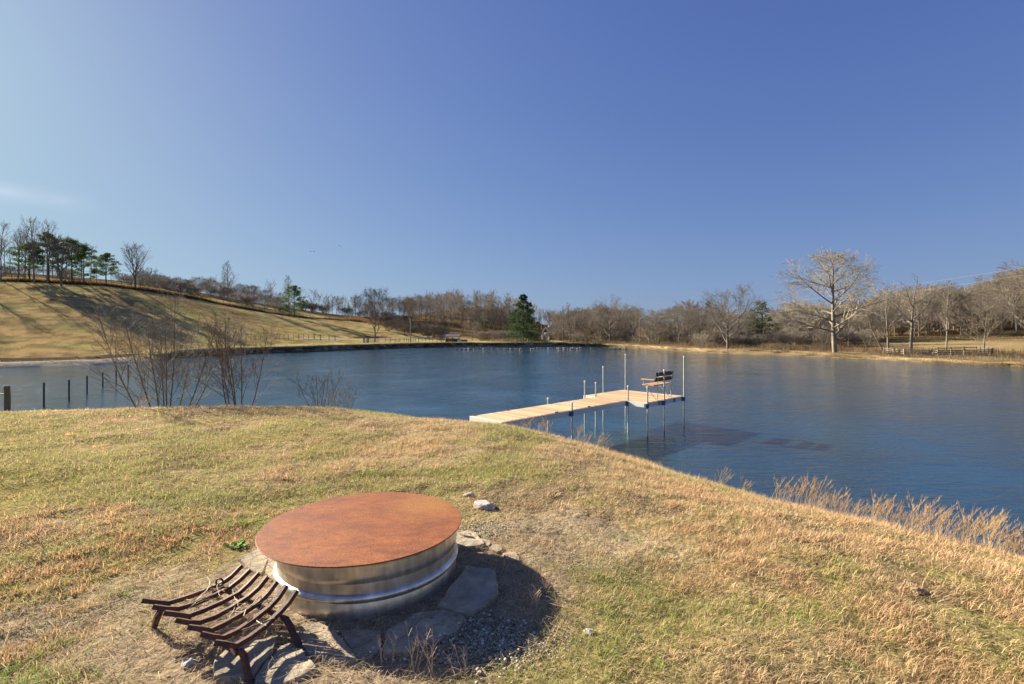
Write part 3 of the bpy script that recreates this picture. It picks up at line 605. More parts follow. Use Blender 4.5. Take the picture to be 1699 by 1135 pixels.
def leg(top, mid, foot): square_bar('leg', [top, top.lerp(mid, .5) + Vector((0, 0, .012)), mid, mid.lerp(foot, .5), foot], [.013, .015, .016, .015, .014], grate, n=6)
leg(c1[-1], gp(655, 985, .085), gp(690, 1140, 0)); leg(c2[-1], gp(900, 830, .075), gp(966, 972, 0))
leg(c1[0], gp(195, 780, .075), gp(176, 838, .0)); q = c2[0]; leg(q, q + Vector((-.05, .05, -.03)), Vector((q.x - .07, q.y + .07, Z0)))
# a small curled strap on the second bar
bm = bmesh.new(); cc = bA[5].lerp(bB[5], .04) + Vector((-.01, -.01, .02)) - gc
add_tube(bm, [cc + Vector((.018 * math.cos(a), 0, .018 * math.sin(a))) for a in np.linspace(0, 5.6, 14)], .005, 5); link('ring', bm_mesh('ring', bm), M_iron, grate)

# twigs caught in the grate
M_twig = mat('dry_twig', (.60, .47, .31), rough=.8, var=.3, vscale=20)
bm = bmesh.new()
for k in range(34):
    p = bA[3].lerp(bB[4], rg.uniform(.1, .9)) + Vector((rg.uniform(-.1, .1), rg.uniform(-.08, .12), rg.uniform(-.03, .025))); a = rg.uniform(0, 3.1); L = rg.uniform(.08, .26); pts = []
    for q in range(6): pts.append(p.copy()); a += rg.uniform(-.45, .45); p += Vector((math.cos(a), math.sin(a), rg.uniform(-.2, .2))) * L / 5
    add_tube(bm, pts, rg.uniform(.001, .0026), 4)
tag(link('twig_tangle', bm_mesh('twig_tangle', bm), M_twig), 'tangle of thin dry twigs caught in the bars of the log grate', 'twigs', kind='stuff')

# ---------------------------------------------------------------- flagstones
M_flag = mat('flagstone', (.43, .355, .245), rough=.95, color2=(.30, .26, .195), var=.35, vscale=5, bump=.8, bscale=14, bdist=.02, spec=.12, objrand=.12)
M_tanflag = mat('tan_flagstone', (.42, .34, .24), rough=.9, color2=(.33, .27, .19), var=.25, vscale=6, bump=.5, bscale=20, bdist=.01, spec=.2)
def z2(zx, zy): return 560 + zx / 3.1975, 780 + zy / 3.1975
def z8(zx, zy): return 700 + zx / 6.304, 820 + zy / 6.304
def flag(pts, zf, label, h=.028, tilt=(0, 0), m=M_flag, name='flagstone', seed=1):
    rf = random.Random(seed); P = [at(*zf(*p), Z0 + h * .7) for p in pts]; c = sum(P, Vector()) / len(P); c.z = Z0
    if sum((P[i].x * P[(i + 1) % len(P)].y - P[(i + 1) % len(P)].x * P[i].y) for i in range(len(P))) < 0: P = P[::-1]
    h *= .7; E = []
    for i in range(len(P)):
        a_, b_ = P[i], P[(i + 1) % len(P)]; k = max(1, int((b_ - a_).length / .035))
        for q in range(k):
            p = a_.lerp(b_, q / k) - c; E.append(Vector((p.x + rf.uniform(-.005, .005), p.y + rf.uniform(-.005, .005), 0)))
    bm = bmesh.new(); f = lambda p, s, z: bm.verts.new((p.x * s, p.y * s, z + p.x * tilt[0] + p.y * tilt[1] + rf.uniform(-.002, .002)))
    lo = [f(p, 1.02, -.04) for p in E]; md = [f(p, 1.01, h * .6) for p in E]; hi = [f(p, .97, h) for p in E]; n = len(E)
    for A_, B_ in ((lo, md), (md, hi)):
        for k in range(n): bm.faces.new((A_[k], A_[(k + 1) % n], B_[(k + 1) % n], B_[k]))
    top = bm.faces.new(hi); bm.faces.new(lo[::-1]); bmesh.ops.triangulate(bm, faces=[top])
    return tag(link(name, bm_mesh(name, bm), m, loc=c), label, 'stone', 'flat stones laid round the fire ring')
flag([(630, 470), (735, 408), (790, 440), (770, 500), (745, 545), (690, 530)], z1, 'pale flat stone left of the fire ring, behind the grate bar ends', seed=2)
flag([(762, 548), (792, 440), (900, 470), (930, 560), (880, 620), (835, 600)], z1, 'pale flat stone tucked under the left rim of the fire ring', seed=3)
flag([(490, 1000), (560, 940), (700, 890), (838, 866), (800, 950), (705, 1075), (600, 1100), (500, 1095)], z1, 'flat grey stone under the log grate crossed by bar shadows', h=.045, tilt=(.0, -.04), seed=4)
flag([(715, 1095), (770, 1020), (855, 930), (930, 900), (990, 985), (1043, 1040), (900, 1120), (770, 1170), (700, 1160)], z1, 'flat stone between the two right feet of the log grate', h=.03, seed=5)
flag([(930, 830), (1060, 806), (1145, 850), (1200, 920), (1255, 1000), (1150, 1018), (1000, 975), (950, 900)], z1, 'striped shadow flagstone in front of the fire ring, right of the grate', h=.026, seed=6)
flag([(400, 760), (560, 735), (680, 765), (632, 862), (500, 900), (380, 965), (250, 955), (255, 850)], z2, 'dark shaded flagstone at the foot of the fire ring, front right', h=.03, seed=7)
flag([(10, 850), (110, 845), (235, 850), (225, 940), (170, 990), (120, 1000), (60, 930)], z2, 'shaded flagstone under dead twigs, straight in front of the fire ring', h=.022, seed=8)
flag([(690, 508), (835, 530), (856, 640), (712, 755), (532, 702), (610, 600)], z2, 'large raised grey flagstone in the shadow right of the fire ring', h=.055, tilt=(.02, .03), seed=9)
flag([(330, 400), (470, 375), (565, 395), (600, 450), (660, 520), (500, 548), (350, 550)], z8, 'flagstone sticking out behind the right side of the fire ring', h=.03, seed=10)
flag([(400, 405), (470, 378), (530, 440), (440, 425)], z8, 'thin dark slab lying on the stone behind the ring', h=.05, seed=11)
flag([(620, 460), (700, 480), (725, 500), (700, 535), (650, 525)], z8, 'small tan stone chip right of the fire ring beside the gravel', h=.018, m=M_tanflag, seed=12)
flag([(700, 560), (740, 515), (830, 530), (840, 580), (790, 600)], z8, 'tan flat stone between two others right of the fire ring', h=.015, m=M_tanflag, seed=13)
flag([(840, 612), (985, 592), (1022, 690), (900, 688)], z8, 'tan flat stone at the shadow edge, farthest right of the ring', h=.018, m=M_tanflag, seed=14)

# ---------------------------------------------------------------- loose rocks
M_rock = mat('limestone_rock', (.50, .48, .44), rough=.9, color2=(.36, .33, .29), var=.25, vscale=9, bump=.8, bscale=25, bdist=.01, spec=.2)
M_brownrock = mat('brown_stone', (.36, .27, .16), rough=.9, color2=(.26, .19, .11), var=.25, vscale=9, bump=.6, bscale=25, bdist=.01, spec=.2)
def rock(u, v, s, label, m=M_rock, seed=1, name='rock', rz=0):
    rf = random.Random(seed); bm = bmesh.new(); bmesh.ops.create_icosphere(bm, subdivisions=3, radius=1)
    ks = [(Vector((rf.gauss(0, 1), rf.gauss(0, 1), rf.gauss(0, 1))).normalized(), rf.uniform(.55, .85)) for _ in range(9)]
    for v_ in bm.verts:
        for n_, d_ in ks:
            e = v_.co.dot(n_) - d_
            if e > 0: v_.co -= n_ * e * .9
        v_.co += Vector((rf.gauss(0, .012), rf.gauss(0, .012), rf.gauss(0, .012))); v_.co.x *= s[0]; v_.co.y *= s[1]; v_.co.z *= s[2]
    p = at(u, v, Z0 if v > 850 else 1.83); p.z = gz(p.x, p.y) + s[2] * .35
    return tag(link(name, bm_mesh(name, bm), m, loc=p, rot=(0, 0, rz)), label, 'rock')
rock(804, 840, (.125, .07, .045), 'pale grey rock half sunk in the lawn behind the fire ring', seed=5, rz=-.2)
rock(779, 824, (.06, .04, .028), 'smaller grey rock just behind the larger pale one', seed=6)
rock(314, 1103, (.035, .028, .022), 'white rock on the straw beneath the front of the log grate', seed=7)
rock(549, 1050, (.03, .024, .02), 'brown stone on the striped flagstone by the ring', M_brownrock, seed=8)
rock(763, 1056, (.024, .018, .014), 'ochre stone among the white gravel, upper of two', M_brownrock, seed=9)
rock(766, 1064, (.028, .017, .010), 'flatter ochre stone below its twin in the gravel', M_brownrock, seed=10)
rock(976, 1052, (.03, .024, .016), 'whitish stone alone in the straw right of the shadow', seed=11)
rock(1524, 982, (.055, .03, .02), 'tan stone lying in dry grass on the right slope', M_brownrock, seed=12)

# gravel: small angular chips
def chips(n, cx, cy, sx, sy, smin, smax, mask=None):
    x = rs.normal(cx, sx, n); y = rs.normal(cy, sy, n); k = (np.hypot(x - FIRE[0], y - FIRE[1]) > .52)
    x, y = x[k], y[k]; n = len(x); s = np.exp(rs.uniform(np.log(smin), np.log(smax), n)); return x, y, s
ico = bmesh.new(); bmesh.ops.create_icosphere(ico, subdivisions=1, radius=1); IV = np.array([v_.co[:] for v_ in ico.verts]); IF = np.array([[v_.index for v_ in f_.verts] for f_ in ico.faces]); ico.free()
gp1 = at(800, 1065, Z0); gp2 = at(800, 875, Z0); gp3 = at(520, 1060, Z0); gp4 = at(680, 1090, Z0)
XS = [chips(2600, gp1.x, gp1.y, .13, .10, .003, .010), chips(160, gp1.x, gp1.y, .12, .09, .008, .014), chips(900, gp2.x, gp2.y, .16, .12, .003, .008), chips(300, gp3.x, gp3.y, .25, .1, .003, .007), chips(260, gp4.x, gp4.y, .2, .06, .003, .008), chips(1300, -.6, 2.8, .75, .55, .002, .007), chips(900, gp1.x + .12, gp1.y - .02, .22, .16, .002, .006)]
x, y, s = [np.concatenate([q[k] for q in XS]) for k in range(3)]; n = len(x)
V = IV[None] * (1 + rs.uniform(-.3, .3, (n, 12, 1))) * np.stack([s, s * rs.uniform(.6, 1, n), s * rs.uniform(.45, .8, n)], 1)[:, None, :]
a = rs.uniform(0, 6.28, n); ca, sa = np.cos(a)[:, None], np.sin(a)[:, None]; V = np.stack([V[..., 0] * ca - V[..., 1] * sa, V[..., 0] * sa + V[..., 1] * ca, V[..., 2]], -1)
V += np.stack([x, y, ground(x, y) + s * .15 + rs.uniform(0, 1, n) ** 3 * .022], 1)[:, None, :]; I = (IF[None] + (np.arange(n) * 12)[:, None, None]).ravel()
pal = np.array([[.52, .48, .41], [.42, .38, .31], [.36, .29, .20], [.60, .57, .50], [.28, .24, .18]]); C = np.repeat(pal[rs.integers(0, 5, n)] * rs.uniform(.7, 1.1, n)[:, None], 12, 0)
M_chip = mat('gravel_chips', (1, 1, 1), rough=.9, attr='Col', spec=.2)
tag(link('gravel', raw_mesh('gravel', V.reshape(-1, 3), I, np.full(n * 20, 3), C), M_chip), 'white and grey gravel chips scattered round the fire ring', 'gravel', kind='stuff')

# ---------------------------------------------------------------- weeds
M_stalk = mat('dead_stalk', (.50, .38, .25), rough=.8, var=.3, vscale=30)
def weed(u, v, h, seed, n, label):
    rf = random.Random(seed); bm = bmesh.new()
    for k in range(n):
        p = Vector((rf.uniform(-.03, .03), rf.uniform(-.02, .02), -.01)); a = rf.uniform(0, 6.28); d = Vector((math.cos(a) * .25, math.sin(a) * .15, 1)); L = h * rf.uniform(.5, 1); pts = []
        for q in range(8): pts.append(p.copy()); d += Vector((rf.uniform(-.15, .15), rf.uniform(-.1, .1), 0)); p += d.normalized() * L / 7
        add_tube(bm, pts, [.0021 - .0002 * q for q in range(8)], 4)
        for b_ in range(rf.randint(2, 4)):
            i_ = rf.randint(3, 6); e = pts[i_]; dd = Vector((rf.uniform(-1, 1), rf.uniform(-.6, .6), 1)).normalized() * rf.uniform(.03, .07); add_tube(bm, [e, e + dd * .5 + Vector((0, 0, .003)), e + dd], [.0012, .001, .0009], 4)
    p = at(u, v, Z0); p.z = gz(p.x, p.y)
    return tag(link('dead_weed', bm_mesh('dead_weed', bm), M_stalk, loc=p), label, 'weed', 'dead weeds in front of the fire ring')
weed(640, 1108, .16, 1, 3, 'short dry weed stalks leftmost in front of the fire ring')
weed(690, 1120, .26, 2, 5, 'tall forked dry weed directly in front of the fire ring')
weed(725, 1125, .24, 3, 4, 'tall dry weed at the left edge of the gravel')
weed(760, 1118, .18, 4, 4, 'dry weed leaning over the middle of the gravel')
weed(885, 1010, .13, 5, 6, 'spiky tan weed at the right edge of the lid shadow')
weed(905, 985, .12, 6, 7, 'pale straw clump on the far right rim of the lid shadow')
M_leaf = mat('green_leaf', (.14, .27, .035), rough=.8, spec=.1, var=.25, vscale=30)
def leafy(u, v, r, seed, label):
    p = at(u, v, 1.85); p.z = gz(p.x, p.y); rf = random.Random(seed); root = thing('green_weed', label, 'weed', p)
    for k in range(16):
        a = rf.uniform(0, 6.28); L = r * rf.uniform(.5, 1.1); w_ = L * .3; e = rf.uniform(.15, .9); bm = bmesh.new(); o = Vector((rf.uniform(-1, 1) * r * .6, rf.uniform(-1, 1) * r * .4, 0)); d = Vector((math.cos(a), math.sin(a), e)).normalized(); s_ = Vector((-math.sin(a), math.cos(a), 0))
        pts = [(0, .15), (.35, .8), (.7, 1), (.9, .6), (1, 0)]; A_ = []; B_ = []; C_ = []
        for t_, ww in pts:
            c_ = o + d * L * t_ + Vector((0, 0, -.25 * L * t_ * t_)); A_.append(bm.verts.new(c_ - s_ * w_ * ww + Vector((0, 0, .003)))); B_.append(bm.verts.new(c_)); C_.append(bm.verts.new(c_ + s_ * w_ * ww + Vector((0, 0, .003))))
        for q in range(4): bm.faces.new((A_[q], B_[q], B_[q + 1], A_[q + 1])); bm.faces.new((B_[q], C_[q], C_[q + 1], B_[q + 1]))
        link('leaf', bm_mesh('leaf', bm), M_leaf, root)
leafy(394, 905, .075, 1, 'bright green broadleaf weed left of the rusty lid'); leafy(312, 1106 - 2, .02, 2, 'tiny green weed beside the white rock under the grate')

# ---------------------------------------------------------------- shore broomsedge tufts
def sedge_mesh(seed):
    r_ = np.random.default_rng(seed); n = 18; parts = []
    x = r_.normal(0, .05, n); y = r_.normal(0, .05, n); L = r_.uniform(.26, .52, n); az = np.full(n, .2) + r_.normal(0, .9, n); le = r_.uniform(.05, .3, n)
    V, I, S, C = blades(x, y, np.zeros(n), L, np.full(n, .0042), az, le, np.tile([.52, .37, .20], (n, 1)) * r_.uniform(.7, 1.1, n)[:, None], 2); parts.append((V, I, S, C))
    tips = V.reshape(n, 5, 3)[:, 4]; mids = V.reshape(n, 5, 3)[:, 2]
    for k in range(n):                                   # feathery seed heads
        if r_.random() < .25: continue
        m = 22; t_ = r_.uniform(.25, 1.0, m)[:, None]; P = mids[k] * (1 - t_) + tips[k] * t_; az2 = np.full(m, az[k]) + r_.normal(0, .7, m)
        parts.append(blades(P[:, 0], P[:, 1], P[:, 2], r_.uniform(.03, .065, m), np.full(m, .0045), az2, r_.uniform(.1, .5, m), np.tile([.46, .31, .155], (m, 1)) * r_.uniform(.75, 1.1, m)[:, None], 1))
    m = 90; parts.append(blades(r_.normal(0, .07, m), r_.normal(0, .07, m), np.zeros(m) - .01, r_.uniform(.06, .2, m), np.full(m, .0045), r_.uniform(0, 6.28, m), r_.uniform(.05, .6, m), np.tile([.46, .31, .155], (m, 1)) * r_.uniform(.6, 1.1, m)[:, None], 2))
    V = np.concatenate([p[0] for p in parts]); off = 0; I = []
    for p in parts: I.append(p[1] + off); off += len(p[0])
    me = raw_mesh('sedge_tuft', V, np.concatenate(I), np.concatenate([p[2] for p in parts]), np.concatenate([p[3] for p in parts])); me.materials.append(M_blade); return me
SM = [sedge_mesh(q) for q in range(6)]
rg = random.Random(11)
def crest(u, back=0):
    d = np.linspace(2, 14, 240); x_ = (u - U0) / F_PX * d; v_ = V0 + (EYE - ground(x_, d)) / d * F_PX; i_ = int(np.argmin(np.where(pond_sd(x_, d) > .3, v_, 9999))); return d[i_] + back
us = [1196, 1232, 1290, 1302, 1318, 1338, 1346, 1358, 1366, 1378, 1390, 1398, 1406, 1430, 1446, 1456, 1470, 1482, 1492, 1505, 1516, 1530, 1541, 1556, 1570, 1578, 1600, 1612, 1622, 1636, 1645, 1654, 1668, 1680, 1690, 1697, 1712, 1730, 1352, 1420, 1463, 1522, 1590, 1661]
for k, u in enumerate(us):
    back = rg.uniform(.1, .75); d = crest(u, back); p = at_d(u, d, -.01)
    tg = tag(link('sedge_tuft', SM[k % 6], loc=p, rot=(0, 0, rg.uniform(-.5, .5))), 'tan broomsedge tuft with feathery seed heads standing on the grassy edge at the right shore', 'grass tuft', 'tan broomsedge tufts along the right edge of the lawn'); s_ = rg.uniform(.5, .86) * (.75 if u < 1280 else 1); tg.scale = (s_, s_, s_)
for k, u in enumerate([872, 892, 908, 960, 972, 992, 1008]):
    d = crest(u, rg.uniform(.3, 1.4)); p = at_d(u, d, -.01)
    tg = tag(link('sedge_tuft', SM[k % 6], loc=p, rot=(0, 0, rg.uniform(0, 6))), 'tan dry grass tuft on the bank right beside the dock', 'grass tuft', 'tan grass tufts beside the dock'); s_ = rg.uniform(.6, 1.05); tg.scale = (s_, s_, s_)
tg = tag(link('straw_clump', SM[2], loc=at_d(232, 12.0, -.02), rot=(0, 0, 1)), 'pale tan straw clump at the left foot of the largest bare shrub', 'grass tuft'); tg.scale = (1.3, 1.3, .8)

# ---------------------------------------------------------------- dock
M_plank = mat('weathered_plank', (.58, .35, .16), rough=.75, color2=(.55, .40, .24), var=.3, vscale=3, stretch=(1, 9, 1), bump=.3, bscale=30, objrand=.28)
M_alu = mat('dock_aluminium', (.55, .54, .52), rough=.5, metal=.35, var=.12, vscale=5)
M_cream = mat('cream_frame', (.66, .63, .54), rough=.6, var=.12, vscale=5)
M_pole = mat('galvanised_pole', (.42, .42, .37), rough=.5, metal=.5, var=.2, vscale=6)
M_cap = mat('pole_cap', (.7, .7, .68), rough=.5)
M_bracket = mat('blue_bracket', (.045, .07, .16), rough=.5)
M_plate = mat('grey_plate', (.16, .19, .19), rough=.6)
DA = Vector((-.25, 12.07, 0)); dd_ = math.atan2(.694, .72); DZ = 1.06
dock = thing('dock', 'L shaped wooden plank dock on metal poles reaching into the pond', 'dock', (DA.x, DA.y, 0), dd_)
BW = .139
bmw = box_mesh('board', (BW - .016, 1.20, .032), .003); nb = int(5.62 / BW)
for k in range(nb): link('board', bmw, M_plank, dock, loc=((k + .5) * BW + .02, .61, DZ - .016 + rg.uniform(-.002, .002)))
PX0, PX1, PY0, PY1 = 5.64, 8.06, -.77, 1.78
bmp = box_mesh('board', (BW - .016, PY1 - PY0 - .08, .032), .003)
for k in range(17): link('board', bmp, M_plank, dock, loc=(PX0 + (k + .5) * (PX1 - PX0) / 17, (PY0 + PY1) / 2, DZ - .016 + rg.uniform(-.002, .002)))
def part(name, c, s, m, bev=.004): bm = bmesh.new(); add_box(bm, c, s, bevel=bev); return link(name, bm_mesh(name, bm), m, dock)
part('end_rail', (-.022, .61, DZ - .08), (.04, 1.26, .168), M_cream)
part('side_rail', (2.83, -.015, DZ - .083), (5.66, .03, .15), M_alu); part('side_rail', (2.83, 1.235, DZ - .083), (5.66, .03, .15), M_alu)
part('side_rail', ((PX0 + PX1) / 2, PY0 + .015, DZ - .083), (PX1 - PX0, .03, .15), M_alu); part('side_rail', ((PX0 + PX1) / 2, PY1 - .015, DZ - .083), (PX1 - PX0, .03, .15), M_alu)
part('end_rail', (PX0 - .018, (PY0 - .035) / 2, DZ - .083), (.034, abs(PY0) - .04, .16), M_cream); part('end_rail', (PX0 - .018, (PY1 + 1.255) / 2, DZ - .083), (.034, PY1 - 1.26, .16), M_cream)
part('end_rail', (PX1 + .018, (PY0 + PY1) / 2, DZ - .083), (.034, PY1 - PY0, .15), M_alu)
for k, xx in enumerate((1.4, 2.83, 4.2)): part('cross_beam', (xx, .61, DZ - .09), (.05, 1.2, .1), M_alu)
poles = [(908, 661.5, 15.2), (964.4, 633, 16.6), (962.7, 669, 13.7), (986.7, 635.5, 17.1), (997.8, 609, 18.2), (1030, 588.5, 19.5), (1040.3, 641, 16.0), (1068, 641.7, 15.3), (1102, 614.4, 16.1), (1130, 592, 17.1)]
inv = Matrix.Rotation(-dd_, 4, 'Z')
snap = [(2.35, 1.28), (4.05, 1.28), (2.95, -.045), (5.55, 1.28), (6.9, PY1 + .03), (PX1 + .07, PY1 + .0), (5.6, -.05), (5.72, PY0 - .03), (6.85, PY0 - .03), (PX1 + .02, PY0 - .03)]
for k, (u, vt, d) in enumerate(poles):
    wpos = Vector(((u - U0) / F_PX * d, d, 0)); l = inv @ (wpos - DA)
    lx, ly = l.x, l.y
    sx, sy = snap[k]; ly = sy if abs(ly - sy) < .4 else ly; lx = lx if k in (0, 1, 2, 4, 8) else (lx + sx) / 2
    wp = Matrix.Rotation(dd_, 4, 'Z') @ Vector((lx, ly, 0)) + DA
    top = EYE - (vt - V0) / F_PX * wp.y
    link('pole', cylm('pole', .024, -1.4, top, 10), M_pole, dock, loc=(lx, ly, 0))
    cpo = link('pole_cap', cylm('pole_cap', .029, top - .02, top + .03, 10), M_cap, dock, loc=(lx, ly, 0))
    if k in (2, 6, 7, 8, 9): bm = bmesh.new(); add_box(bm, (lx - .03, ly + .02, DZ - .1), (.16, .09, .15), bevel=.01); link('bracket', bm_mesh('bracket', bm), M_bracket, dock)
    else: bm = bmesh.new(); add_box(bm, (lx, ly, DZ - .08), (.09, .08, .12), bevel=.008); link('bracket', bm_mesh('bracket', bm), M_plate, dock)
for xx in (6.35, 7.38): part('plate', (xx, PY0 - .006, DZ - .083), (.13, .012, .148), M_plate, 0)
for (xx, yy) in ((.12, 1.22), (1.35, 1.23), (2.1, .02), (3.2, 1.23), (3.6, .03)):
    bm = bmesh.new(); add_box(bm, (xx, yy, DZ + .012), (.12, .03, .022), bevel=.006); link('cleat', bm_mesh('cleat', bm), M_plate, dock)

# bench on the platform
M_bplank = mat('bench_plank', (.50, .30, .15), rough=.65, var=.2, vscale=4, stretch=(1, 8, 1))
bx0 = 6.28; bw = 1.15; by = PY0 + .10
wb = Matrix.Rotation(dd_, 4, 'Z') @ Vector((bx0, by, 0)) + DA
bench = thing('dock_bench', 'wooden slat bench with armrests on a metal frame at the right edge of the dock', 'bench', (wb.x, wb.y, DZ), dd_)
def bpart(name, c, s, m=M_bplank, rx=0):
    bm = bmesh.new(); add_box(bm, (0, 0, 0), s, bevel=.006); return link(name, bm_mesh(name, bm), m, bench, loc=c, rot=(rx, 0, 0))
for k in range(3): bpart('seat_slat', (bw / 2, .12 + k * .155, .485), (bw, .14, .036))
M_bback = mat('shaded_back_plank', (.10, .06, .04), rough=.7, var=.25, vscale=5)  # bench plank copy, darkened to paint in shade on the back slats
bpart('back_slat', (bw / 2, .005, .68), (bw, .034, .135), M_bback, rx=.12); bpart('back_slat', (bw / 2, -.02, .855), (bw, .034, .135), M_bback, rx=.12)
for xx in (-.03, bw + .03): bpart('armrest', (xx, .24, .675), (.11, .50, .034))
def bt(name, pts, r_=.014): bm = bmesh.new(); add_tube(bm, pts, r_, 8); return link(name, bm_mesh(name, bm), M_pole, bench)
for xx in (.12, bw - .12):
    bt('frame_tube', [(xx, -.06, .93), (xx, -.035, .7), (xx, -.01, .46), (xx, .48, .455)]); bt('leg_brace', [(xx, .46, .45), (xx, .03, .0)], .012); bt('leg', [(xx, -.015, .46), (xx, -.015, .0)], .014)
for xx in (-.03, bw + .03): bt('arm_support', [(xx, .42, .66), (xx, .42, .46), (abs(xx - .0) if xx > 0 else .1, .42, .452)], .010)

# ---------------------------------------------------------------- wire fence standing in the pond, left
M_post = mat('dark_wood_post', (.095, .095, .085), rough=.9, var=.4, vscale=6, stretch=(4, 4, .5), bump=.6, bscale=20)
M_tpost = mat('dark_metal_post', (.035, .035, .04), rough=.6)
fence = thing('wire_fence', 'old wire fence with one wooden post and metal posts running into the water at left', 'fence', at_d(12, 11.9))
fo = fence.location.copy()
h0 = EYE - (640 - V0) / F_PX * 11.9
bm = bmesh.new(); add_tube(bm, [(0, 0, -.3), (.005, 0, .4), (-.01, 0, h0 - fo.z)], [.062, .06, .056], 12); link('wood_post', bm_mesh('wood_post', bm), M_post, fence)
bm = bmesh.new(); add_tube(bm, [(-.06, .0, h0 - fo.z - .21), (-1.6, .15, h0 - fo.z - .24)], .022, 8); link('brace_rail', bm_mesh('brace_rail', bm), M_pole, fence)
bm = bmesh.new(); add_tube(bm, [(-1.66, .15, -.3), (-1.66, .15, h0 - fo.z - .05)], .06, 10); link('wood_post', bm_mesh('wood_post', bm), M_post, fence)
for (u, vb, vt) in ((72.8, 674.5, 634), (114.5, 664, 630), (144.4, 652.5, 623), (170.6, 642, 617), (192.7, 635.6, 613), (212.7, 627, 606)):
    d = EYE * F_PX / (vb - V0); p = Vector(((u - U0) / F_PX * d, d, 0)); tz = EYE - (vt - V0) / F_PX * d
    bm = bmesh.new(); add_box(bm, (0, 0, (tz - 1.2) / 2), (.05, .05, tz + 1.2)); add_box(bm, (0, .03, (tz - 1.2) / 2), (.012, .03, tz + 1.15)); link('metal_post', bm_mesh('metal_post', bm), M_tpost, fence, loc=p - fo)
# ---------------------------------------------------------------- trees
M_bark = mat('grey_bark', (.19, .165, .135), rough=.9, var=.3, vscale=2, spec=.15, objrand=.22)
M_twigs = mat('brown_twigs', (.235, .20, .155), rough=.9, spec=.1, objrand=.25)
M_dark = mat('dark_bark', (.10, .085, .07), rough=.9, var=.3, vscale=2, spec=.1, objrand=.1)
M_white = mat('pale_sycamore_bark', (.27, .23, .175), rough=.85, color2=(.11, .085, .065), var=.35, vscale=1.0, spec=.2)
M_pale = mat('pale_twigs', (.30, .255, .19), rough=.9, spec=.1)
M_reddish = mat('reddish_stems', (.14, .10, .075), rough=.8, var=.3, vscale=5, spec=.25)
M_cedar = mat('cedar_foliage', (.028, .062, .026), rough=.85, color2=(.065, .095, .03), vscale=.8, spec=.15, objrand=.15)
M_pine = mat('pine_foliage', (.08, .135, .05), rough=.85, color2=(.13, .185, .065), vscale=.8, spec=.15, objrand=.2)
rt = random.Random(5)
PROTO = {}
def proto(key, H, T, split=1, rmin=.012, mats=(M_bark, M_twigs)):
    m1, m2 = tree_meshes(T, split, rmin, key); m1.materials.append(mats[0]); m2.materials.append(mats[1]); PROTO[key] = (H, m1, m2)
def place(key, loc, h, label, cat='tree', name='bare_tree', group=None, rz=None, wide=1.0, mats=None, kids=('trunk', 'crown')):
    H, m1, m2 = PROTO[key]; s = h / H; root = thing(name, label, cat, loc, rt.uniform(0, 6.28) if rz is None else rz, group); root.scale = (s * wide, s * wide, s)
    for nm, me, k in ((kids[0], m1, 0), (kids[1], m2, 1)):
        if me is None: continue
        o = link(nm, me, None, root)
        if mats: o.material_slots[0].link = 'OBJECT'; o.material_slots[0].material = mats[k]
    return root
def tree_at(key, u, d, vtop, label, **kw):
    p = at_d(u, d); top = EYE - (vtop - V0) / F_PX * d; p.z -= .05; return place(key, p, top - p.z, label, **kw)

for q in range(4): proto('round%d' % q, 12, grow(100 + q, 12, kids=(15, 10, 6, 4), ratio=(.42, .55, .55, .5), clear=.14, trop=(.02, .09, .06, .03)), rmin=.0095)
for q in range(4): proto('slim%d' % q, 12, grow(200 + q, 12, kids=(17, 8, 5, 3), ratio=(.28, .5, .55, .5), ang=(38, 38, 38, 38), clear=.22, trunk=.92, shape='cone', trop=(.02, .12, .07, .03)), rmin=.0095)
for q in range(2): proto('pole%d' % q, 12, grow(260 + q, 12, kids=(13, 6, 4), ratio=(.30, .5, .5), ang=(34, 34, 34), clear=.38, trunk=.95, shape='round', trop=(.02, .13, .06, .03), r0=.15), rmin=.010)
for q in range(2): proto('wide%d' % q, 12, grow(301 + q, 12, kids=(13, 9, 6, 4), ratio=(.50, .56, .55, .5), ang=(56, 40, 42, 40), clear=.15, trunk=.62, shape='wide', trop=(.02, .10, .05, .03), r0=.20), rmin=.010)
for q in range(2): proto('thick%d' % q, 8, grow(350 + q, 8, kids=(14, 9, 6, 3), ratio=(.50, .5, .5, .5), ang=(44, 40, 40, 40), clear=.03, stems=3, trunk=.8, trop=(.02, .12, .08, .05)), rmin=.013)
proto('sycamore', 14, grow(411, 14, kids=(22, 11, 7, 4), ratio=(.40, .56, .55, .5), ang=(60, 40, 42, 40), clear=.19, trunk=.86, shape='round', trop=(.02, .07, .04, .02), r0=.23, droop=.08), rmin=.0085, mats=(M_white, M_pale))
proto('stub', 8.5, grow(420, 8.5, kids=(8, 4, 3, 2), ratio=(.42, .4, .45, .5), ang=(60, 45, 40, 40), clear=.42, trunk=.95, r0=.24, shape='wide'), rmin=.016, mats=(M_white, M_pale))
proto('leaner', 9, grow(431, 9, kids=(9, 5, 4, 2), ratio=(.4, .5, .48, .5), clear=.4, trunk=.95, lean=(-.5, .05), r0=.12), rmin=.014, mats=(M_white, M_pale))
proto('leaner2', 9, grow(432, 9, kids=(9, 5, 4, 2), ratio=(.42, .5, .48, .5), clear=.3, trunk=.95, lean=(-.05, .05), r0=.13), rmin=.014, mats=(M_bark, M_pale))
proto('twin', 13, grow(440, 13, kids=(15, 7, 4), ratio=(.32, .5, .5), ang=(46, 36, 36), clear=.25, trunk=.95, stems=2, shape='round', trop=(.02, .13, .06, .03), r0=.16), rmin=.011)
for q in range(3): proto('bush%d' % q, 3, grow(500 + q, 3, kids=(7, 5, 3, 0)[:3], ratio=(.5, .5, .5), ang=(40, 40, 40), clear=.2, stems=7, trunk=.85, r0=.035), split=0, rmin=.010)
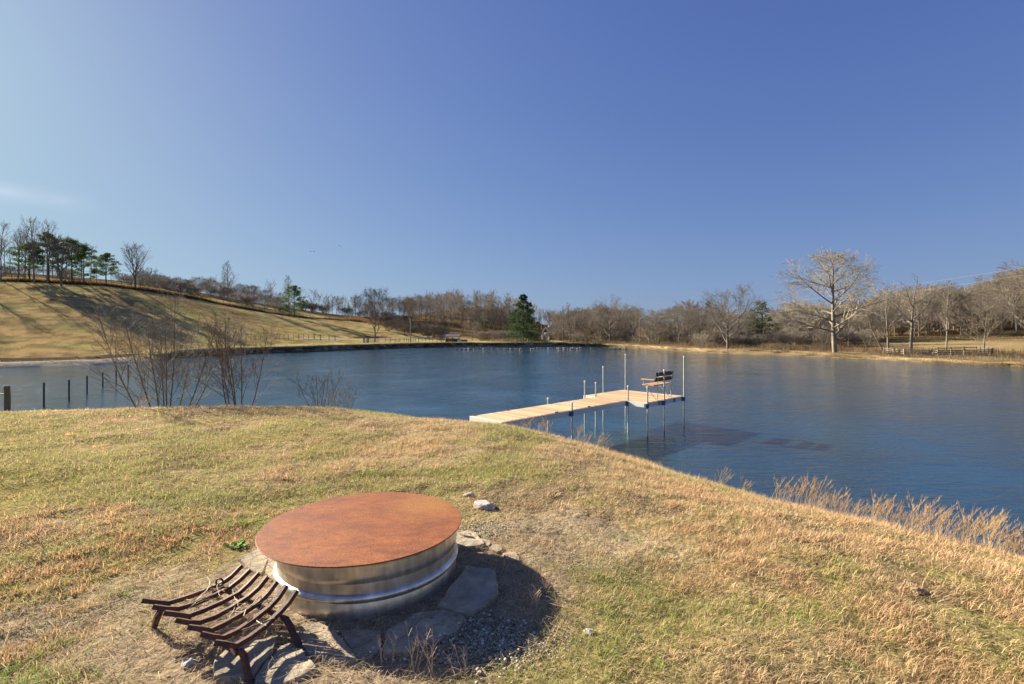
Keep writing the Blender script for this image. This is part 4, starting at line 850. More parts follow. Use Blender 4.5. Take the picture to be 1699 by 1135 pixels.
# conifers
def cedar(seed, H, n, w=.46):
    r_ = random.Random(seed); C = []; Rd = []
    for k in range(n):
        f = ((k + r_.random()) / n) ** 1.15; z = H * (.07 + .93 * f); rad = H * w * (1 - f) ** .62 * (.85 + .3 * math.sin(f * 40 + r_.random())) + .15; a = r_.uniform(0, 6.28); q = rad * r_.uniform(.45, 1.0)
        C.append((q * math.cos(a), q * math.sin(a), z - q * .18)); Rd.append(max(.25, H * .055 * (1.25 - f)))
    V, I, S = clumps(C, Rd, 34, H * .024, seed, .8, .35); T = grow(seed, H, kids=(24,), ratio=(.24,), ang=(72,), clear=.08, trunk=.95, shape='cone', r0=H * .018)
    m1 = raw_mesh('trunk', *prisms(T, 6, .012)); m1.materials.append(M_dark); m2 = raw_mesh('crown', V, I, S); m2.materials.append(M_cedar); return (H, m1, m2)
def pine(seed, H, n, crown0=.35, w=.30, nn=80):
    r_ = random.Random(seed); C = []; Rd = []; T = list(grow(seed, H, kids=(0,), ratio=(.1,), trunk=.95, r0=H * .016)) if False else []
    segs = []; p = Vector((0, 0, -.1)); N_ = 10
    for k in range(N_):
        q_ = Vector((r_.uniform(-.02, .02) * H * k / N_, r_.uniform(-.02, .02) * H * k / N_, H * .96 * (k + 1) / N_)); segs.append((*p, *q_, H * .017 * (1 - k / N_ * .85), H * .017 * (1 - (k + 1) / N_ * .85), 0)); p = q_
    for k in range(n):
        f = crown0 + (1 - crown0) * (k + r_.random()) / n; i_ = min(N_ - 1, int(f * N_)); b0 = Vector(segs[i_][0:3]).lerp(Vector(segs[i_][3:6]), f * N_ - i_)
        ff = (f - crown0) / (1 - crown0); L = H * w * (math.sin(math.pi * min(1, .22 + ff * .78)) * .95 + .08) * r_.uniform(.6, 1.1); a = k * 2.4 + r_.uniform(-.5, .5)
        e = b0 + Vector((math.cos(a) * L, math.sin(a) * L, L * r_.uniform(.05, .4))); segs.append((*b0, *e, H * .005, H * .002, 1))
        for q in range(3): t_ = (.55, .8, 1.02)[q]; c_ = b0.lerp(e, t_) + Vector((r_.gauss(0, .03) * H, r_.gauss(0, .03) * H, .015 * H)); C.append(tuple(c_)); Rd.append(H * r_.uniform(.045, .075))
    V, I, S = clumps(C, Rd, nn, H * .024, seed, .62, .5)
    m1 = raw_mesh('trunk', *prisms(np.array(segs), 6, .014), smooth=True); m1.materials.append(M_dark); m2 = raw_mesh('crown', V, I, S); m2.materials.append(M_pine); return (H, m1, m2)
PROTO['cedar0'] = cedar(1, 13, 420); PROTO['cedar1'] = cedar(2, 7, 130, .34)
PROTO['pine0'] = pine(3, 11, 34, .28, .34); PROTO['pine1'] = pine(4, 11, 22, .5, .26); PROTO['pine2'] = pine(6, 9, 34, .15, .40)

for M_ in (M_cedar, M_pine):
    tb = M_.node_tree; pb = tb.nodes['Principled BSDF']; tl = tb.nodes.new('ShaderNodeBsdfTranslucent'); ms = tb.nodes.new('ShaderNodeMixShader'); ms.inputs[0].default_value = .3
    tb.links.new(pb.inputs['Base Color'].links[0].from_socket, tl.inputs[0]); tb.links.new(pb.outputs[0], ms.inputs[1]); tb.links.new(tl.outputs[0], ms.inputs[2]); tb.links.new(ms.outputs[0], tb.nodes['Material Output'].inputs[0])
# --- named trees, right
tree_at('sycamore', 1385, 64.5, 405, 'tall spreading pale sycamore with bare white limbs at the water on the right shore', name='sycamore_tree', rz=1.0, wide=1.2)
tree_at('wide0', 1207, 79, 466, 'broad spreading leafless tree on the right shore, left of the sycamore', wide=1.12)
tree_at('wide1', 1012, 122, 489, 'broad leafless tree at the far shore above the tallest dock pole', wide=1.1)
tree_at('wide1', 1077, 102, 520, 'small spreading bare tree at the shore between two broad trees', wide=1.2, rz=2)
tree_at('stub', 1511, 64, 478, 'pale trunked tree with stubby sawn limbs behind the right rail fence', name='bare_tree', rz=.4)
tree_at('leaner', 1468, 65.5, 492, 'slender pale tree leaning left over the right bank beside the sycamore', rz=0, mats=(M_white, M_pale))
tree_at('leaner2', 1474, 67.5, 470, 'upright slim twin of the leaning tree right of the sycamore')
tree_at('leaner', 1442, 70, 520, 'short leaning grey sapling nearest the sycamore trunk', rz=.3)
tree_at('slim1', 1570, 76, 462, 'straight dark trunked bare tree behind the middle of the rail fence')
tree_at('round2', 1632, 71, 480, 'low forking bare tree at the right end of the rail fence', wide=1.15)
tree_at('round0', 1712, 74, 420, 'large bare tree cut off by the right picture edge', wide=1.2)
tree_at('slim0', 934, 126, 505, 'thin leaning bare tree right of the dark cedar')
tree_at('slim2', 946, 127, 500, 'second thin bare tree right of the dark cedar')
tree_at('cedar0', 868, 127, 489, 'dark green conical cedar standing alone on the far shore', name='cedar_tree', cat='cedar')
tree_at('cedar1', 892, 131, 533, 'small dark cedar touching the right side of the lone cedar', name='cedar_tree', cat='cedar')
tree_at('cedar1', 1262, 96, 500, 'dark green cedar rising above the bare woods right of centre', name='cedar_tree', cat='cedar', wide=1.5)
tree_at('cedar1', 1176, 100, 500, 'slim green cedar half hidden behind the broad bare tree', name='cedar_tree', cat='cedar', wide=.7)
tree_at('cedar1', 384 + 200, 210, 512, 'dark evergreen at the top of the left field beside the pine', name='cedar_tree', cat='cedar', wide=1.1)
tree_at('round1', 622, 119, 468, 'dark bare tree standing alone on the far bank beside the gate', mats=(M_dark, M_dark), wide=.95)
tree_at('pine2', 488, 152, 474, 'round green pine alone on the left field ridge', name='pine_tree', cat='pine', wide=1.05)
tree_at('slim3', 480, 160, 456, 'tall thin bare tree rising behind the lone green pine')
tree_at('round3', 468, 139, 508, 'small dark bare tree in front of the lone pine', mats=(M_dark, M_dark), wide=1.1)
tree_at('wide0', 783, 140, 527, 'low rounded bare tree beside the shelter on the far shore', wide=1.0)
tree_at('twin', 225, 112, 386, 'tall bare twin trunked tree standing alone on the left hill ridge', mats=(M_bark, M_bark))
tree_at('slim1', 378, 155, 431, 'tall slim bare tree on the left skyline')
for u, d, vt, key, lab in ((2, 98, 368, 'pole1', 'bare tall tree at the left picture edge on the hill'), (30, 101, 380, 'pole0', 'thin bare tree left of the hill pines'), (57, 99, 361, 'pole1', 'tallest bare tree among the hill pines'), (79, 101, 366, 'pole0', 'bare tree straight trunk before the tall hill pine'),
                        (102, 100, 370, 'twin', 'bare double trunked tree between the hill pines'), (41, 106, 372, 'pole1', 'slender bare tree behind the first hill pine')):
    tree_at(key, u, d, vt, lab, rz=u * 1.0)
for u, d, vt, key, wd, lab in ((49, 103, 402, 'pine0', 1.15, 'wide low green pine leftmost of the hill pines'), (81, 102.5, 386, 'pine0', .9, 'tall dark pine standing highest on the left hill'), (119, 105, 396, 'pine1', 1.1, 'round topped pine right of the double trunked tree'),
                           (139, 106, 408, 'pine2', 1.0, 'dense layered pine right of the round topped pine'), (176, 110, 420, 'pine0', 1.1, 'separate open crowned pine rightmost on the left hill')):
    tree_at(key, u, d, vt, lab, name='pine_tree', cat='pine', wide=wd)
for u, d, h_ in ((-60, 92, 12), (-120, 86, 13), (-190, 84, 12)):
    p = at_d(u, d); place(rt.choice(['pole0', 'pole1', 'pine1']), p, h_, 'tree just left of the picture whose shadow falls across the hill', group='trees left of the picture on the hill')

# --- belts of leafless woods
def interp(u, T): return float(np.interp(u, [t[0] for t in T], [t[1] for t in T]))
def belt(n, u0, u1, d0, d1, tops, label, group, keys, jit=8, mats=None, hmin=4.5, wide=1.0, lower=.3):
    for k in range(n):
        u = u0 + (u1 - u0) * ((k * .618034) % 1); f = rt.random(); d = d0 + (d1 - d0) * f; p = at_d(u, d)
        if pond_sd(np.array([p.x]), np.array([p.y]))[0] < 5: continue
        vt = interp(u, tops) + rt.uniform(-jit * .4, jit * 1.3) + (10 if rt.random() < lower else 0); h_ = max(hmin, EYE - (vt - V0) / F_PX * d - p.z); h_ = min(h_, 17); p.z -= .1
        place(rt.choice(keys), p, h_, label, group=group, wide=wide * rt.uniform(.85, 1.25), mats=mats)
K = ['round0', 'round1', 'round2', 'round3']; S_ = ['slim0', 'slim1', 'slim2', 'slim3']
belt(62, 1045, 1470, 88, 140, [(1040, 505), (1100, 500), (1130, 492), (1180, 500), (1250, 512), (1300, 497), (1400, 492), (1470, 486)], 'bare tree in the dense brown woods directly behind the right shore', 'woods behind the right shore', K + ['slim0'], mats=None, wide=1.1)
belt(60, 1440, 1800, 112, 160, [(1440, 485), (1500, 472), (1560, 464), (1620, 468), (1660, 450), (1700, 430), (1900, 415)], 'bare tree at the edge of the woods beyond the right field', 'woods beyond the right field', K, wide=1.15)
belt(30, 1440, 1800, 160, 205, [(1440, 485), (1500, 468), (1560, 458), (1620, 464), (1660, 445), (1700, 425), (1900, 415)], 'bare tree deeper in the woods beyond the right field', 'deep woods beyond the right field', K + S_, wide=1.1)
belt(30, 925, 1060, 132, 185, [(925, 518), (960, 505), (1000, 500), (1060, 505)], 'bare tree in the far woods between the cedar and the broad tree', 'woods behind the far shore', K, wide=1.1)
belt(38, 680, 900, 178, 240, [(680, 488), (740, 480), (800, 492), (850, 500), (920, 520)], 'grey bare tree on the wooded slope behind the shelter', 'woods on the slope behind the shelter', K + S_, wide=1.0)
belt(24, 500, 690, 205, 255, [(500, 492), (560, 488), (600, 486), (660, 486), (690, 486)], 'bare tree in the thin row beyond the left field', 'tree row beyond the left field', K + S_, wide=1.05)
belt(44, 235, 475, 175, 230, [(240, 448), (300, 453), (350, 460), (400, 465), (475, 488)], 'bare tree in the low woods over the left hill crest', 'woods over the left hill crest', K, wide=1.25, hmin=5)
shrubs_later = True
belt(22, -80, 190, 118, 150, [(-80, 392), (0, 392), (60, 385), (140, 402), (200, 440)], 'thin bare tree in the wood behind the hill pines', 'wood behind the hill pines', ['pole0', 'pole1'], wide=1.0)
# brambly undergrowth
def shrubs(n, u0, u1, d0, d1, h0, h1, label, group, mats=None, cat='shrub'):
    for k in range(n):
        u = rt.uniform(u0, u1); d = rt.uniform(d0, d1); p = at_d(u, d, -.05)
        if pond_sd(np.array([p.x]), np.array([p.y]))[0] < 3.5: continue
        place(rt.choice(['bush0', 'bush1', 'bush2']), p, rt.uniform(h0, h1), label, cat=cat, name='bare_shrub', group=group, mats=mats, wide=1.4, kids=('stem', 'twigs'))
shrubs(90, 1045, 1450, 84, 118, 2.0, 4.2, 'tangled brown shrub under the woods behind the right shore', 'undergrowth behind the right shore')
shrubs(34, 900, 1050, 124, 150, 2.0, 4.5, 'tangled brown shrub at the foot of the far woods', 'undergrowth at the far shore')
shrubs(26, 1450, 1800, 125, 150, 2.0, 4, 'dark shrub along the edge of the woods beyond the right field', 'undergrowth beyond the right field', (M_dark, M_dark))
shrubs(24, 640, 740, 150, 185, 2.5, 5, 'dark shrub at the foot of the slope left of the shelter', 'undergrowth left of the shelter', (M_dark, M_dark))
shrubs(36, 225, 490, 158, 180, 2.6, 4.6, 'dark shrub in the low woods over the left hill crest', 'undergrowth over the left hill crest')
shrubs(20, -60, 240, 118, 150, 2, 3.5, 'low shrub beneath the wood behind the hill pines', 'undergrowth behind the hill pines')
shrubs(26, 500, 690, 200, 230, 3, 5, 'dark shrub beneath the tree row beyond the left field', 'undergrowth beyond the left field', (M_dark, M_dark))
shrubs(16, 790, 850, 134, 150, 2.0, 4, 'tan bushy shrub behind the footbridge', 'shrubs behind the footbridge', (M_twigs, M_pale))
# evergreen patches in the wooded slope
for u, d, vt in ((792, 205, 508), (806, 215, 512), (640, 160, 545), (655, 165, 548), (720, 152, 553), (1120, 118, 530), (1225, 108, 540), (1300, 105, 552), (985, 140, 535)):
    tree_at('cedar1', u, d, vt, 'dark green cedar mixed into the bare woods', name='cedar_tree', cat='cedar', group='cedars mixed into the far woods', wide=1.25)

# far-off wooded hill reading as one mass
Vl = []; Il = []; off = 0; rw = np.random.default_rng(3)
tp = [prisms(grow(600 + q, 11, kids=(9, 5, 2), ratio=(.42, .5, .5), ang=(45, 42, 40), clear=.25), 3, .035) for q in range(5)]
m = 300; uu = rw.uniform(-60, 1760, m); ddv = rw.uniform(235, 330, m); uu[:130] = rw.uniform(670, 960, 130)
for k in range(m):
    p = at_d(uu[k], ddv[k]); V_, I_, S_s = tp[k % 5]; a = rw.uniform(0, 6.28); s = rw.uniform(.85, 1.25); Q = V_ * s; Q = np.stack([Q[:, 0] * math.cos(a) - Q[:, 1] * math.sin(a), Q[:, 0] * math.sin(a) + Q[:, 1] * math.cos(a), Q[:, 2]], 1) + np.array(p)
    Vl.append(Q); Il.append(I_ + off); off += len(Q)
    if k % 1 == 0 and off > 800000: break

Il = np.concatenate(Il); tag(link('far_woods', raw_mesh('far_woods', np.concatenate(Vl), Il, np.full(len(Il) // 4, 4)), mat('far_twigs', (.24, .205, .17), rough=.9, spec=.1, var=.3, vscale=.05)), 'leafless woods covering the far hills behind the pond', 'woods', kind='stuff')

# ---------------------------------------------------------------- bare shrubs on the near bank
WT = {}
def near_bush(key, u, d, h, label, wide=1.0, mats=(M_reddish, M_reddish), rz=0):
    p = at_d(u, d, -.08); H, T = WT[key]; s_ = h / H; root = thing('bare_shrub', label, 'shrub', p, rz); root.scale = (s_ * wide, s_ * wide, s_)
    tr0 = T[T[:, 8] == 0]
    for q in range(0, len(tr0), 9): link('stem', raw_mesh('stem', *prisms(tr0[q:q + 9], 6, .003), smooth=True), mats[0], root)
    link('twigs', PROTO[key][2], None, root); return root
T = grow(707, 3.1, kids=(18, 7, 3), ratio=(.34, .45, .42), ang=(36, 38, 38), clear=.10, stems=9, trunk=1.0, r0=.0165, trop=(.07, .05, .02, .01), wig=(.05, .09, .12, .14), bs=.9, sk=(.1, .74)); WT['willow0'] = (3.1, T); proto('willow0', 3.1, T, 0, .0026, (M_reddish, M_bark))
T = grow(711, 3.0, kids=(13, 6, 3), ratio=(.32, .42, .42), ang=(38, 36, 36), clear=.15, stems=6, trunk=1.0, r0=.020, trop=(.05, .05, .02, .01), wig=(.08, .12, .14, .16), bs=.8, sk=(.1, .45)); WT['willow1'] = (3.0, T); proto('willow1', 3.0, T, 0, .0032, (M_reddish, M_reddish))
T = grow(715, 1.0, kids=(6, 4, 2), ratio=(.5, .5, .45), ang=(38, 38, 36), clear=.15, stems=7, trunk=1.0, r0=.008, trop=(.06, .06, .05, .03), wig=(.08, .15, .18, .2)); WT['willow2'] = (1.0, T); proto('willow2', 1.0, T, 0, .0018, (M_reddish, M_bark))
near_bush('willow0', 276, 12.6, 3.35, 'largest leafless shrub with many reddish stems at the edge of the lawn', rz=.3)
near_bush('willow1', 395, 12.8, 3.0, 'thinner leafless shrub right of the largest one, stems crossing', rz=2.2, wide=.9)
near_bush('willow2', 532, 13.3, 1.30, 'low wispy leafless shrub at the lawn edge in front of open water', rz=.5, wide=1.25)
near_bush('willow2', 570, 13.6, .95, 'smallest faint shrub beside the low wispy one', rz=2.0, wide=1.2)

# ---------------------------------------------------------------- rail fence, right
M_wood = mat('grey_fence_wood', (.20, .17, .13), rough=.9, var=.3, vscale=3, objrand=.1); M_dkwood = mat('dark_fence_wood', (.10, .08, .065), rough=.9)
def rail_fence(pts, label, h=1.15, rails=(.35, .7, 1.05), m=M_wood, sp=2.4, pr=.07, rail=.11):
    p0 = at_d(*pts[0]); root = thing('rail_fence', label, 'fence', p0); prev = None
    Q = [Vector((p[0], p[1])) for p in (pd(*q) for q in pts)]
    P = []
    for a_, b_ in zip(Q[:-1], Q[1:]):
        k = max(1, round((b_ - a_).length / sp)); P += [a_.lerp(b_, q / k) for q in range(k)]
    P.append(Q[-1]); me = box_mesh('post', (pr * 1.6, pr * 1.6, h + .3))
    P3 = [Vector((p.x, p.y, gz(p.x, p.y))) for p in P]
    for p in P3: link('post', me, m, root, loc=p - p0 + Vector((0, 0, h / 2 - .1)))
    for a_, b_ in zip(P3[:-1], P3[1:]):
        L = (b_ - a_).length; ang_ = math.atan2(b_.y - a_.y, b_.x - a_.x); sl_ = math.atan2(b_.z - a_.z, math.hypot(b_.x - a_.x, b_.y - a_.y))
        rm = box_mesh('rail', (L, .04, rail))
        for z_ in rails: link('rail', rm, m, root, loc=(a_ + b_) / 2 - p0 + Vector((0, -.06, z_)), rot=(0, -sl_, ang_))
    return root
rail_fence([(1467, 64), (1500, 60), (1545, 58.5), (1556, 57.5), (1600, 58), (1620, 58.5), (1646, 60)], 'weathered three rail wooden fence along the right bank', h=.75, rails=(.2, .42, .64), rail=.085)
rail_fence([(1556, 66), (1620, 68), (1647, 61)], 'darker back run of the wooden fence, closing its corner on the field', h=.75, rails=(.64,), m=M_dkwood)
rail_fence([(522, 110), (532, 110)], 'short two post brace fence left of the gate gap on the far bank', h=1.2, rails=(1.0,), m=M_dkwood, rail=.09)
rail_fence([(546, 111), (556, 112)], 'short brace fence right of the gate gap on the far bank', h=1.2, rails=(1.0,), m=M_dkwood, rail=.09)
rail_fence([(329, 88), (351, 89)], 'brace fence seen through the shrub on the left bank', h=1.3, rails=(1.1,), m=M_dkwood, rail=.09)
rail_fence([(725, 124), (730, 124), (735, 126)], 'small wooden frame left of the shelter', h=1.7, rails=(.9, 1.65), m=M_wood, sp=1.0, rail=.12)
def wire_posts(pts, n, h, label, m=M_dkwood, r_=.05):
    p0 = at_d(*pts[0]); root = thing('wire_fence', label, 'fence', p0); A_ = np.array([pd(*q) for q in pts]); cs = np.concatenate([[0], np.cumsum(np.hypot(*(A_[1:] - A_[:-1]).T))])
    me = box_mesh('post', (r_ * 1.7, r_ * 1.7, h + .3)); P = []
    for q in np.linspace(0, cs[-1], n):
        x_, y_ = np.interp(q, cs, A_[:, 0]), np.interp(q, cs, A_[:, 1]); P.append(Vector((x_, y_, gz(x_, y_))) - p0); link('post', me, m, root, loc=P[-1] + Vector((0, 0, h / 2 - .1)))
    bm = bmesh.new()
    for z_ in (.4, .75, 1.05): add_tube(bm, [p + Vector((0, 0, z_ * h / 1.15)) for p in P], .008, 3, cap=False)
    link('wire', bm_mesh('wire', bm), m, root)
wire_posts([(400, 92), (440, 98), (480, 104), (520, 109)], 16, 1.1, 'wire fence along the left far bank, left of the gate gap', r_=.035)
wire_posts([(640, 120), (670, 122), (690, 128), (718, 132)], 15, 1.2, 'wire fence on dark posts around the utility pole')
wire_posts([(-20, 100.5), (110, 106), (225, 114), (340, 131), (460, 151), (520, 168)], 46, 1.2, 'long wire fence following the ditch over the left hill', r_=.035)

# gate with white post beneath the lone dark tree
g0 = at_d(604, 114); gate = thing('farm_gate', 'low grey farm gate with a white post beside the lone dark tree', 'gate', g0)
link('gate_post', box_mesh('gate_post', (.28, .28, 1.3)), M_dkwood, gate, loc=(0, 0, .55)); link('gate_post', box_mesh('gate_post', (.35, .3, 1.1)), mat('white_post', (.75, .75, .72)), gate, loc=(.55, 0, .5)); link('gate_post', box_mesh('gate_post', (.25, .25, 1.2)), M_dkwood, gate, loc=(.95, 0, .5))
for z_ in (.25, .5, .75, .98): link('rail', box_mesh('rail', (2.6, .05, .08)), M_wood, gate, loc=(2.3, 0, z_))

# ---------------------------------------------------------------- utility poles and cables
M_utility = mat('utility_pole_wood', (.24, .20, .16), rough=.9)
def upole(u, d, vt, label):
    p = at_d(u, d); top = EYE - (vt - V0) / F_PX * d; o = thing('utility_pole', label, 'pole', p); h_ = top - p.z
    bm = bmesh.new(); add_tube(bm, [(0, 0, -.3), (0, 0, h_)], [.15, .10], 10); link('shaft', bm_mesh('shaft', bm), M_utility, o)
    bm = bmesh.new(); add_tube(bm, [(0, -.12, h_ - .25), (0, -.12, h_ - .1)], .05, 6); link('insulator', bm_mesh('insulator', bm), M_cap, o); return p, top
upole(681, 124, 528, 'bare wooden utility pole on the far bank right of the lone dark tree')
pA, tA = upole(1062, 112, 527, 'wooden utility pole at the wood edge carrying two cables')
pB, tB = upole(1900, 60, 410, 'wooden utility pole beyond the right picture edge that carries the two cables')
for k, (da, db, lab) in enumerate(((.1, 0, 'upper of two overhead cables crossing the right woods'), (1.1, 1.1, 'lower of two overhead cables crossing the right woods'))):
    a_ = Vector((pA.x, pA.y - .1, tA - da)); b_ = Vector((pB.x, pB.y - .1, tB - db)); pts = []
    for q in range(41): t_ = q / 40; p = a_.lerp(b_, t_); p.z -= 4 * .9 * t_ * (1 - t_); pts.append(p)
    bm = bmesh.new(); add_tube(bm, pts, .013, 4, cap=False); tag(link('overhead_cable', bm_mesh('overhead_cable', bm), mat('cable', (.45, .42, .38), rough=.5)), lab, 'cable')

# ---------------------------------------------------------------- small buildings on the far shore
M_roof = mat('blue_grey_roof', (.13, .15, .19), rough=.5, var=.15, vscale=1); M_wall = mat('white_wall', (.62, .60, .56), rough=.8); M_dwall = mat('dark_opening', (.03, .03, .035), rough=.6)
p = at_d(752, 124); sh_ = thing('open_shelter', 'low open shelter with a blue grey roof at the far shore', 'shelter', p, -.15)
for x_, y_ in ((-2.2, -1), (2.2, -1), (-2.2, 1), (2.2, 1), (0, -1)): link('post', box_mesh('post', (.16, .16, 1.9)), M_dkwood, sh_, loc=(x_, y_, .9))
def gable(name, w_, d_, h_, z_, parent, m, loc=(0, 0)):
    bm = bmesh.new(); v = [bm.verts.new(c) for c in ((-w_ / 2, -d_ / 2, 0), (w_ / 2, -d_ / 2, 0), (w_ / 2, d_ / 2, 0), (-w_ / 2, d_ / 2, 0), (-w_ / 2, 0, h_), (w_ / 2, 0, h_), (-w_ / 2, -d_ / 2, .14), (w_ / 2, -d_ / 2, .14), (w_ / 2, d_ / 2, .14), (-w_ / 2, d_ / 2, .14), (-w_ / 2, 0, h_ + .14), (w_ / 2, 0, h_ + .14))]
    for f in ((6, 7, 11, 10), (8, 9, 10, 11), (0, 4, 5, 1), (2, 5, 4, 3), (0, 1, 7, 6), (2, 3, 9, 8), (0, 6, 10, 4), (4, 10, 9, 3), (1, 5, 11, 7), (5, 2, 8, 11)): bm.faces.new([v[i_] for i_ in f])
    return link(name, bm_mesh(name, bm), m, parent, loc=(loc[0], loc[1], z_))
gable('roof', 5.6, 3.4, .75, 1.85, sh_, M_roof); sh_.scale = (.68, .68, .75); link('firewood_stack', box_mesh('firewood_stack', (1.6, .8, .9), .05), M_dwall, sh_, loc=(.9, .3, .4)); link('rear_panel', box_mesh('rear_panel', (4.3, .08, 1.1)), M_wood, sh_, loc=(0, .9, .6))
for k, (u, lab) in enumerate(((763, 'pale wooden crate right of the open shelter'), (771, 'low pale stack right of the shelter crate'), (741, 'dark barrel left of the open shelter'))):
    bm = bmesh.new(); (add_tube(bm, [(0, 0, 0), (0, 0, .5), (0, 0, 1.0)], [.35, .4, .35], 12) if k == 2 else add_box(bm, (0, 0, .35), (1.1 + .3 * k, .7, .7 - .2 * k), bevel=.05)); tag(link(['crate', 'timber_stack', 'barrel'][k], bm_mesh('c', bm), [M_wall, M_wood, M_dkwood][k], loc=at_d(u, 123)), lab, ['crate', 'timber', 'barrel'][k])
p = at_d(859, 136); br = thing('footbridge', 'low arched footbridge with pale blue railings behind the lone cedar', 'bridge', p)
def arch(x_): return .55 + 1.0 * (1 - (x_ / 4.8) ** 2)
for side in (-.6, .6):
    for dz_, rr2 in ((0, .10), (.62, .07)):
        bm = bmesh.new(); add_tube(bm, [(x_, side, arch(x_) + dz_) for x_ in np.linspace(-4.8, 4.8, 17)], rr2, 6); link('railing' if dz_ else 'side_beam', bm_mesh('railing', bm), mat('pale_blue_rail', (.42, .46, .58), rough=.6) if side < 0 and dz_ == 0 or dz_ else M_wood, br)
    for x_ in np.linspace(-4.8, 4.8, 7): link('post', box_mesh('post', (.1, .1, .7 + arch(x_))), M_dkwood, br, loc=(x_, side, (arch(x_) + .62) / 2 - .02))
bm = bmesh.new()
for x_ in np.linspace(-4.7, 4.7, 48): add_box(bm, (x_, 0, arch(x_) + .02), (.18, 1.1, .05))
tag(link('deck_boards', bm_mesh('deck_boards', bm), M_wood, br), kind='stuff')
p = at_d(926, 168); ho = thing('farmhouse', 'small dark farmhouse with a blue grey roof half hidden by trees on the far shore', 'house', p, .25)
link('wall', box_mesh('wall', (8.5, 6, 2.6)), M_dkwood, ho, loc=(0, 0, 1.3)); gable('roof', 9.3, 7, 1.7, 2.6, ho, M_roof); link('chimney', box_mesh('chimney', (.6, .6, 1.4)), M_wall, ho, loc=(-3, .5, 4.3))
for x_ in (-2.9, -1, 2.6): link('window', box_mesh('window', (.9, .08, 1.1)), M_dwall, ho, loc=(x_, -3.02, 1.5))
link('door', box_mesh('door', (.95, .08, 2)), M_dwall, ho, loc=(.8, -3.02, 1.05))
p = at_d(903, 150); shd = thing('shed', 'tiny white shed left of the farmhouse beside the small cedar', 'shed', p); shd.scale = (.7, .7, .7); link('wall', box_mesh('wall', (2, 2, 2.2)), M_wall, shd, loc=(0, 0, 1.1)); gable('roof', 2.4, 2.4, .6, 2.2, shd, M_wall); link('door', box_mesh('door', (.7, .06, 1.6)), M_dwall, shd, loc=(0, -1.02, .85))

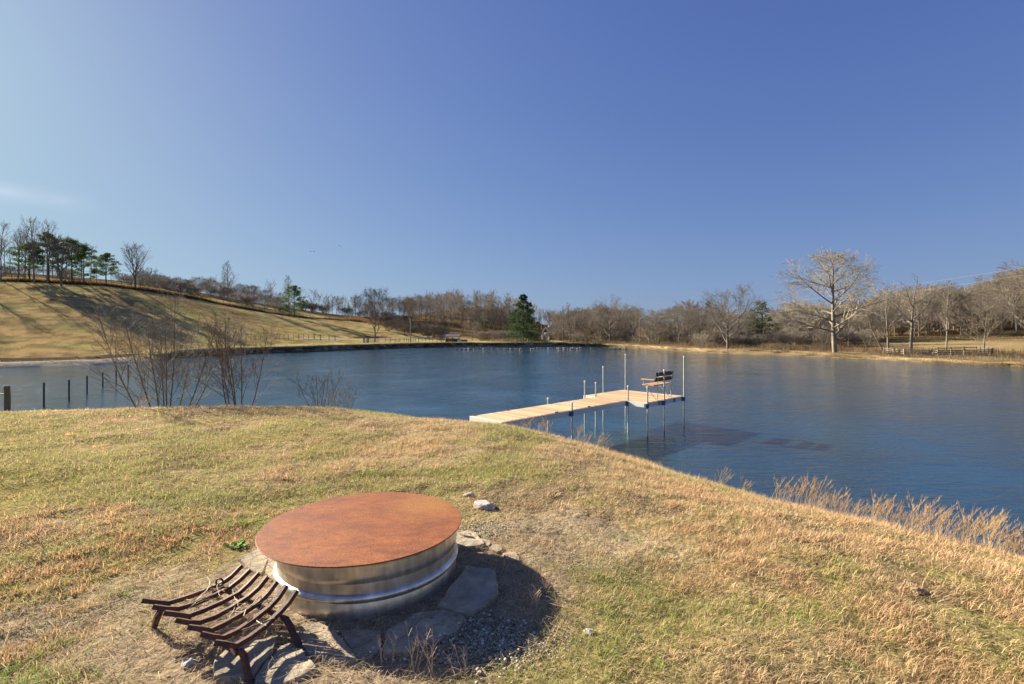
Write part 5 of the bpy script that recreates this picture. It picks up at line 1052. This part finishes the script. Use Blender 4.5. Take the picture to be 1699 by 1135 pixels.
# ---------------------------------------------------------------- geese
M_gb = mat('goose_brown', (.17, .13, .10), rough=.8); M_gk = mat('goose_black', (.015, .015, .015), rough=.6); M_gw = mat('goose_white', (.42, .40, .37), rough=.8)
def goose_mesh(up=True, fly=False):
    bm = bmesh.new()
    def ell(c, s, mi, rot=0):
        n0 = len(bm.faces); bmesh.ops.create_icosphere(bm, subdivisions=2, radius=1, matrix=Matrix.Translation(c) @ Matrix.Rotation(rot, 4, 'Y') @ Matrix.Diagonal((*s, 1)))
        bm.faces.ensure_lookup_table()
        for f in bm.faces[n0:]: f.material_index = mi
    def tube(p, r_, mi):
        n0 = len(bm.faces); add_tube(bm, p, r_, 8); bm.faces.ensure_lookup_table()
        for f in bm.faces[n0:]: f.material_index = mi
    ell((0, 0, .08), (.36, .16, .15), 0, -.08); ell((-.27, 0, .11), (.15, .11, .09), 2); ell((.22, 0, .08), (.15, .12, .12), 2); tube([(-.38, 0, .13), (-.5, 0, .16)], [.06, .02], 1)
    if fly:
        tube([(.3, 0, .1), (.62, 0, .14)], [.05, .035], 1); ell((.66, 0, .15), (.07, .04, .04), 1)
        for s in (-1, 1):
            n0 = len(bm.faces); a = [bm.verts.new(c) for c in ((.15, s * .1, .14), (-.2, s * .1, .14), (.1, s * .5, .34), (-.18, s * .5, .34), (-.02, s * .85, .30), (.15, s * .1, .10), (-.2, s * .1, .12), (.1, s * .5, .31), (-.18, s * .5, .32))]
            for f in ((0, 1, 3, 2), (2, 3, 4), (5, 6, 8, 7), (7, 8, 4), (0, 2, 7, 5), (1, 6, 8, 3), (2, 4, 7), (3, 8, 4)): bm.faces.new([a[i_] for i_ in f])
            bm.faces.ensure_lookup_table()
    elif up: tube([(.28, 0, .12), (.36, 0, .24), (.36, 0, .38), (.40, 0, .44)], [.06, .04, .032, .035], 1); ell((.43, 0, .44), (.07, .04, .042), 1); tube([(.48, 0, .435), (.55, 0, .425)], [.022, .01], 1); ell((.42, 0, .415), (.03, .043, .03), 2)
    else: tube([(.28, 0, .12), (.40, 0, .18), (.46, 0, .12), (.48, 0, .02)], [.06, .04, .03, .03], 1); ell((.49, 0, 0), (.04, .035, .05), 1)
    me = bm_mesh('goose', bm, True)
    for mm_ in (M_gb, M_gk, M_gw): me.materials.append(mm_)
    return me
G1, G2, G3 = goose_mesh(True), goose_mesh(False), goose_mesh(True, True)
for k, (u, v) in enumerate([(757, 580), (765, 580), (772, 580), (778, 579), (780, 580.5), (788, 579), (795, 578.5), (803, 579), (818, 579), (829, 579), (837, 579), (840, 579.7), (848, 579.6), (856, 578.8), (859, 579.8), (865, 578.6), (864, 580), (882, 579.4), (888, 579), (893, 578.4), (899, 578.6), (911, 578.2), (918, 577.6), (926, 577.6), (928, 578.6), (936, 578), (938, 579), (944, 578.4), (948, 578.9), (951, 577.9), (956, 578.2), (959, 578.9), (963, 577.4), (982, 578.9), (1018, 578.6), (1021, 579), (1028, 578.9), (1035, 578.7), (1038, 579)]):
    d = EYE * F_PX / (v - V0); d = min(d, 108)
    tag(link('goose', G1 if k % 4 else G2, loc=((u - U0) / F_PX * d, d, 0), rot=(0, 0, rt.choice([0, 3.14, 2.8, .4, 5.9]) + rt.uniform(-.3, .3))), 'goose floating in the scattered flock near the far shore', 'goose', 'geese floating near the far shore').scale = (.85,) * 3
for k, (u, v, lab) in enumerate(((515, 417.5, 'flying goose, leftmost of the lower pair in the sky'), (520.6, 417.3, 'flying goose, right one of the lower pair in the sky'), (562.5, 408, 'flying goose, left of the upper pair in the sky'), (566, 409.3, 'flying goose, right one of the upper pair in the sky'))):
    d = 190; tag(link('flying_goose', G3, loc=((u - U0) / F_PX * d, d, EYE - (v - V0) / F_PX * d), rot=(rt.uniform(-.5, .5), 0, .5 + .4 * k)), lab, 'goose').scale = (.6,) * 3
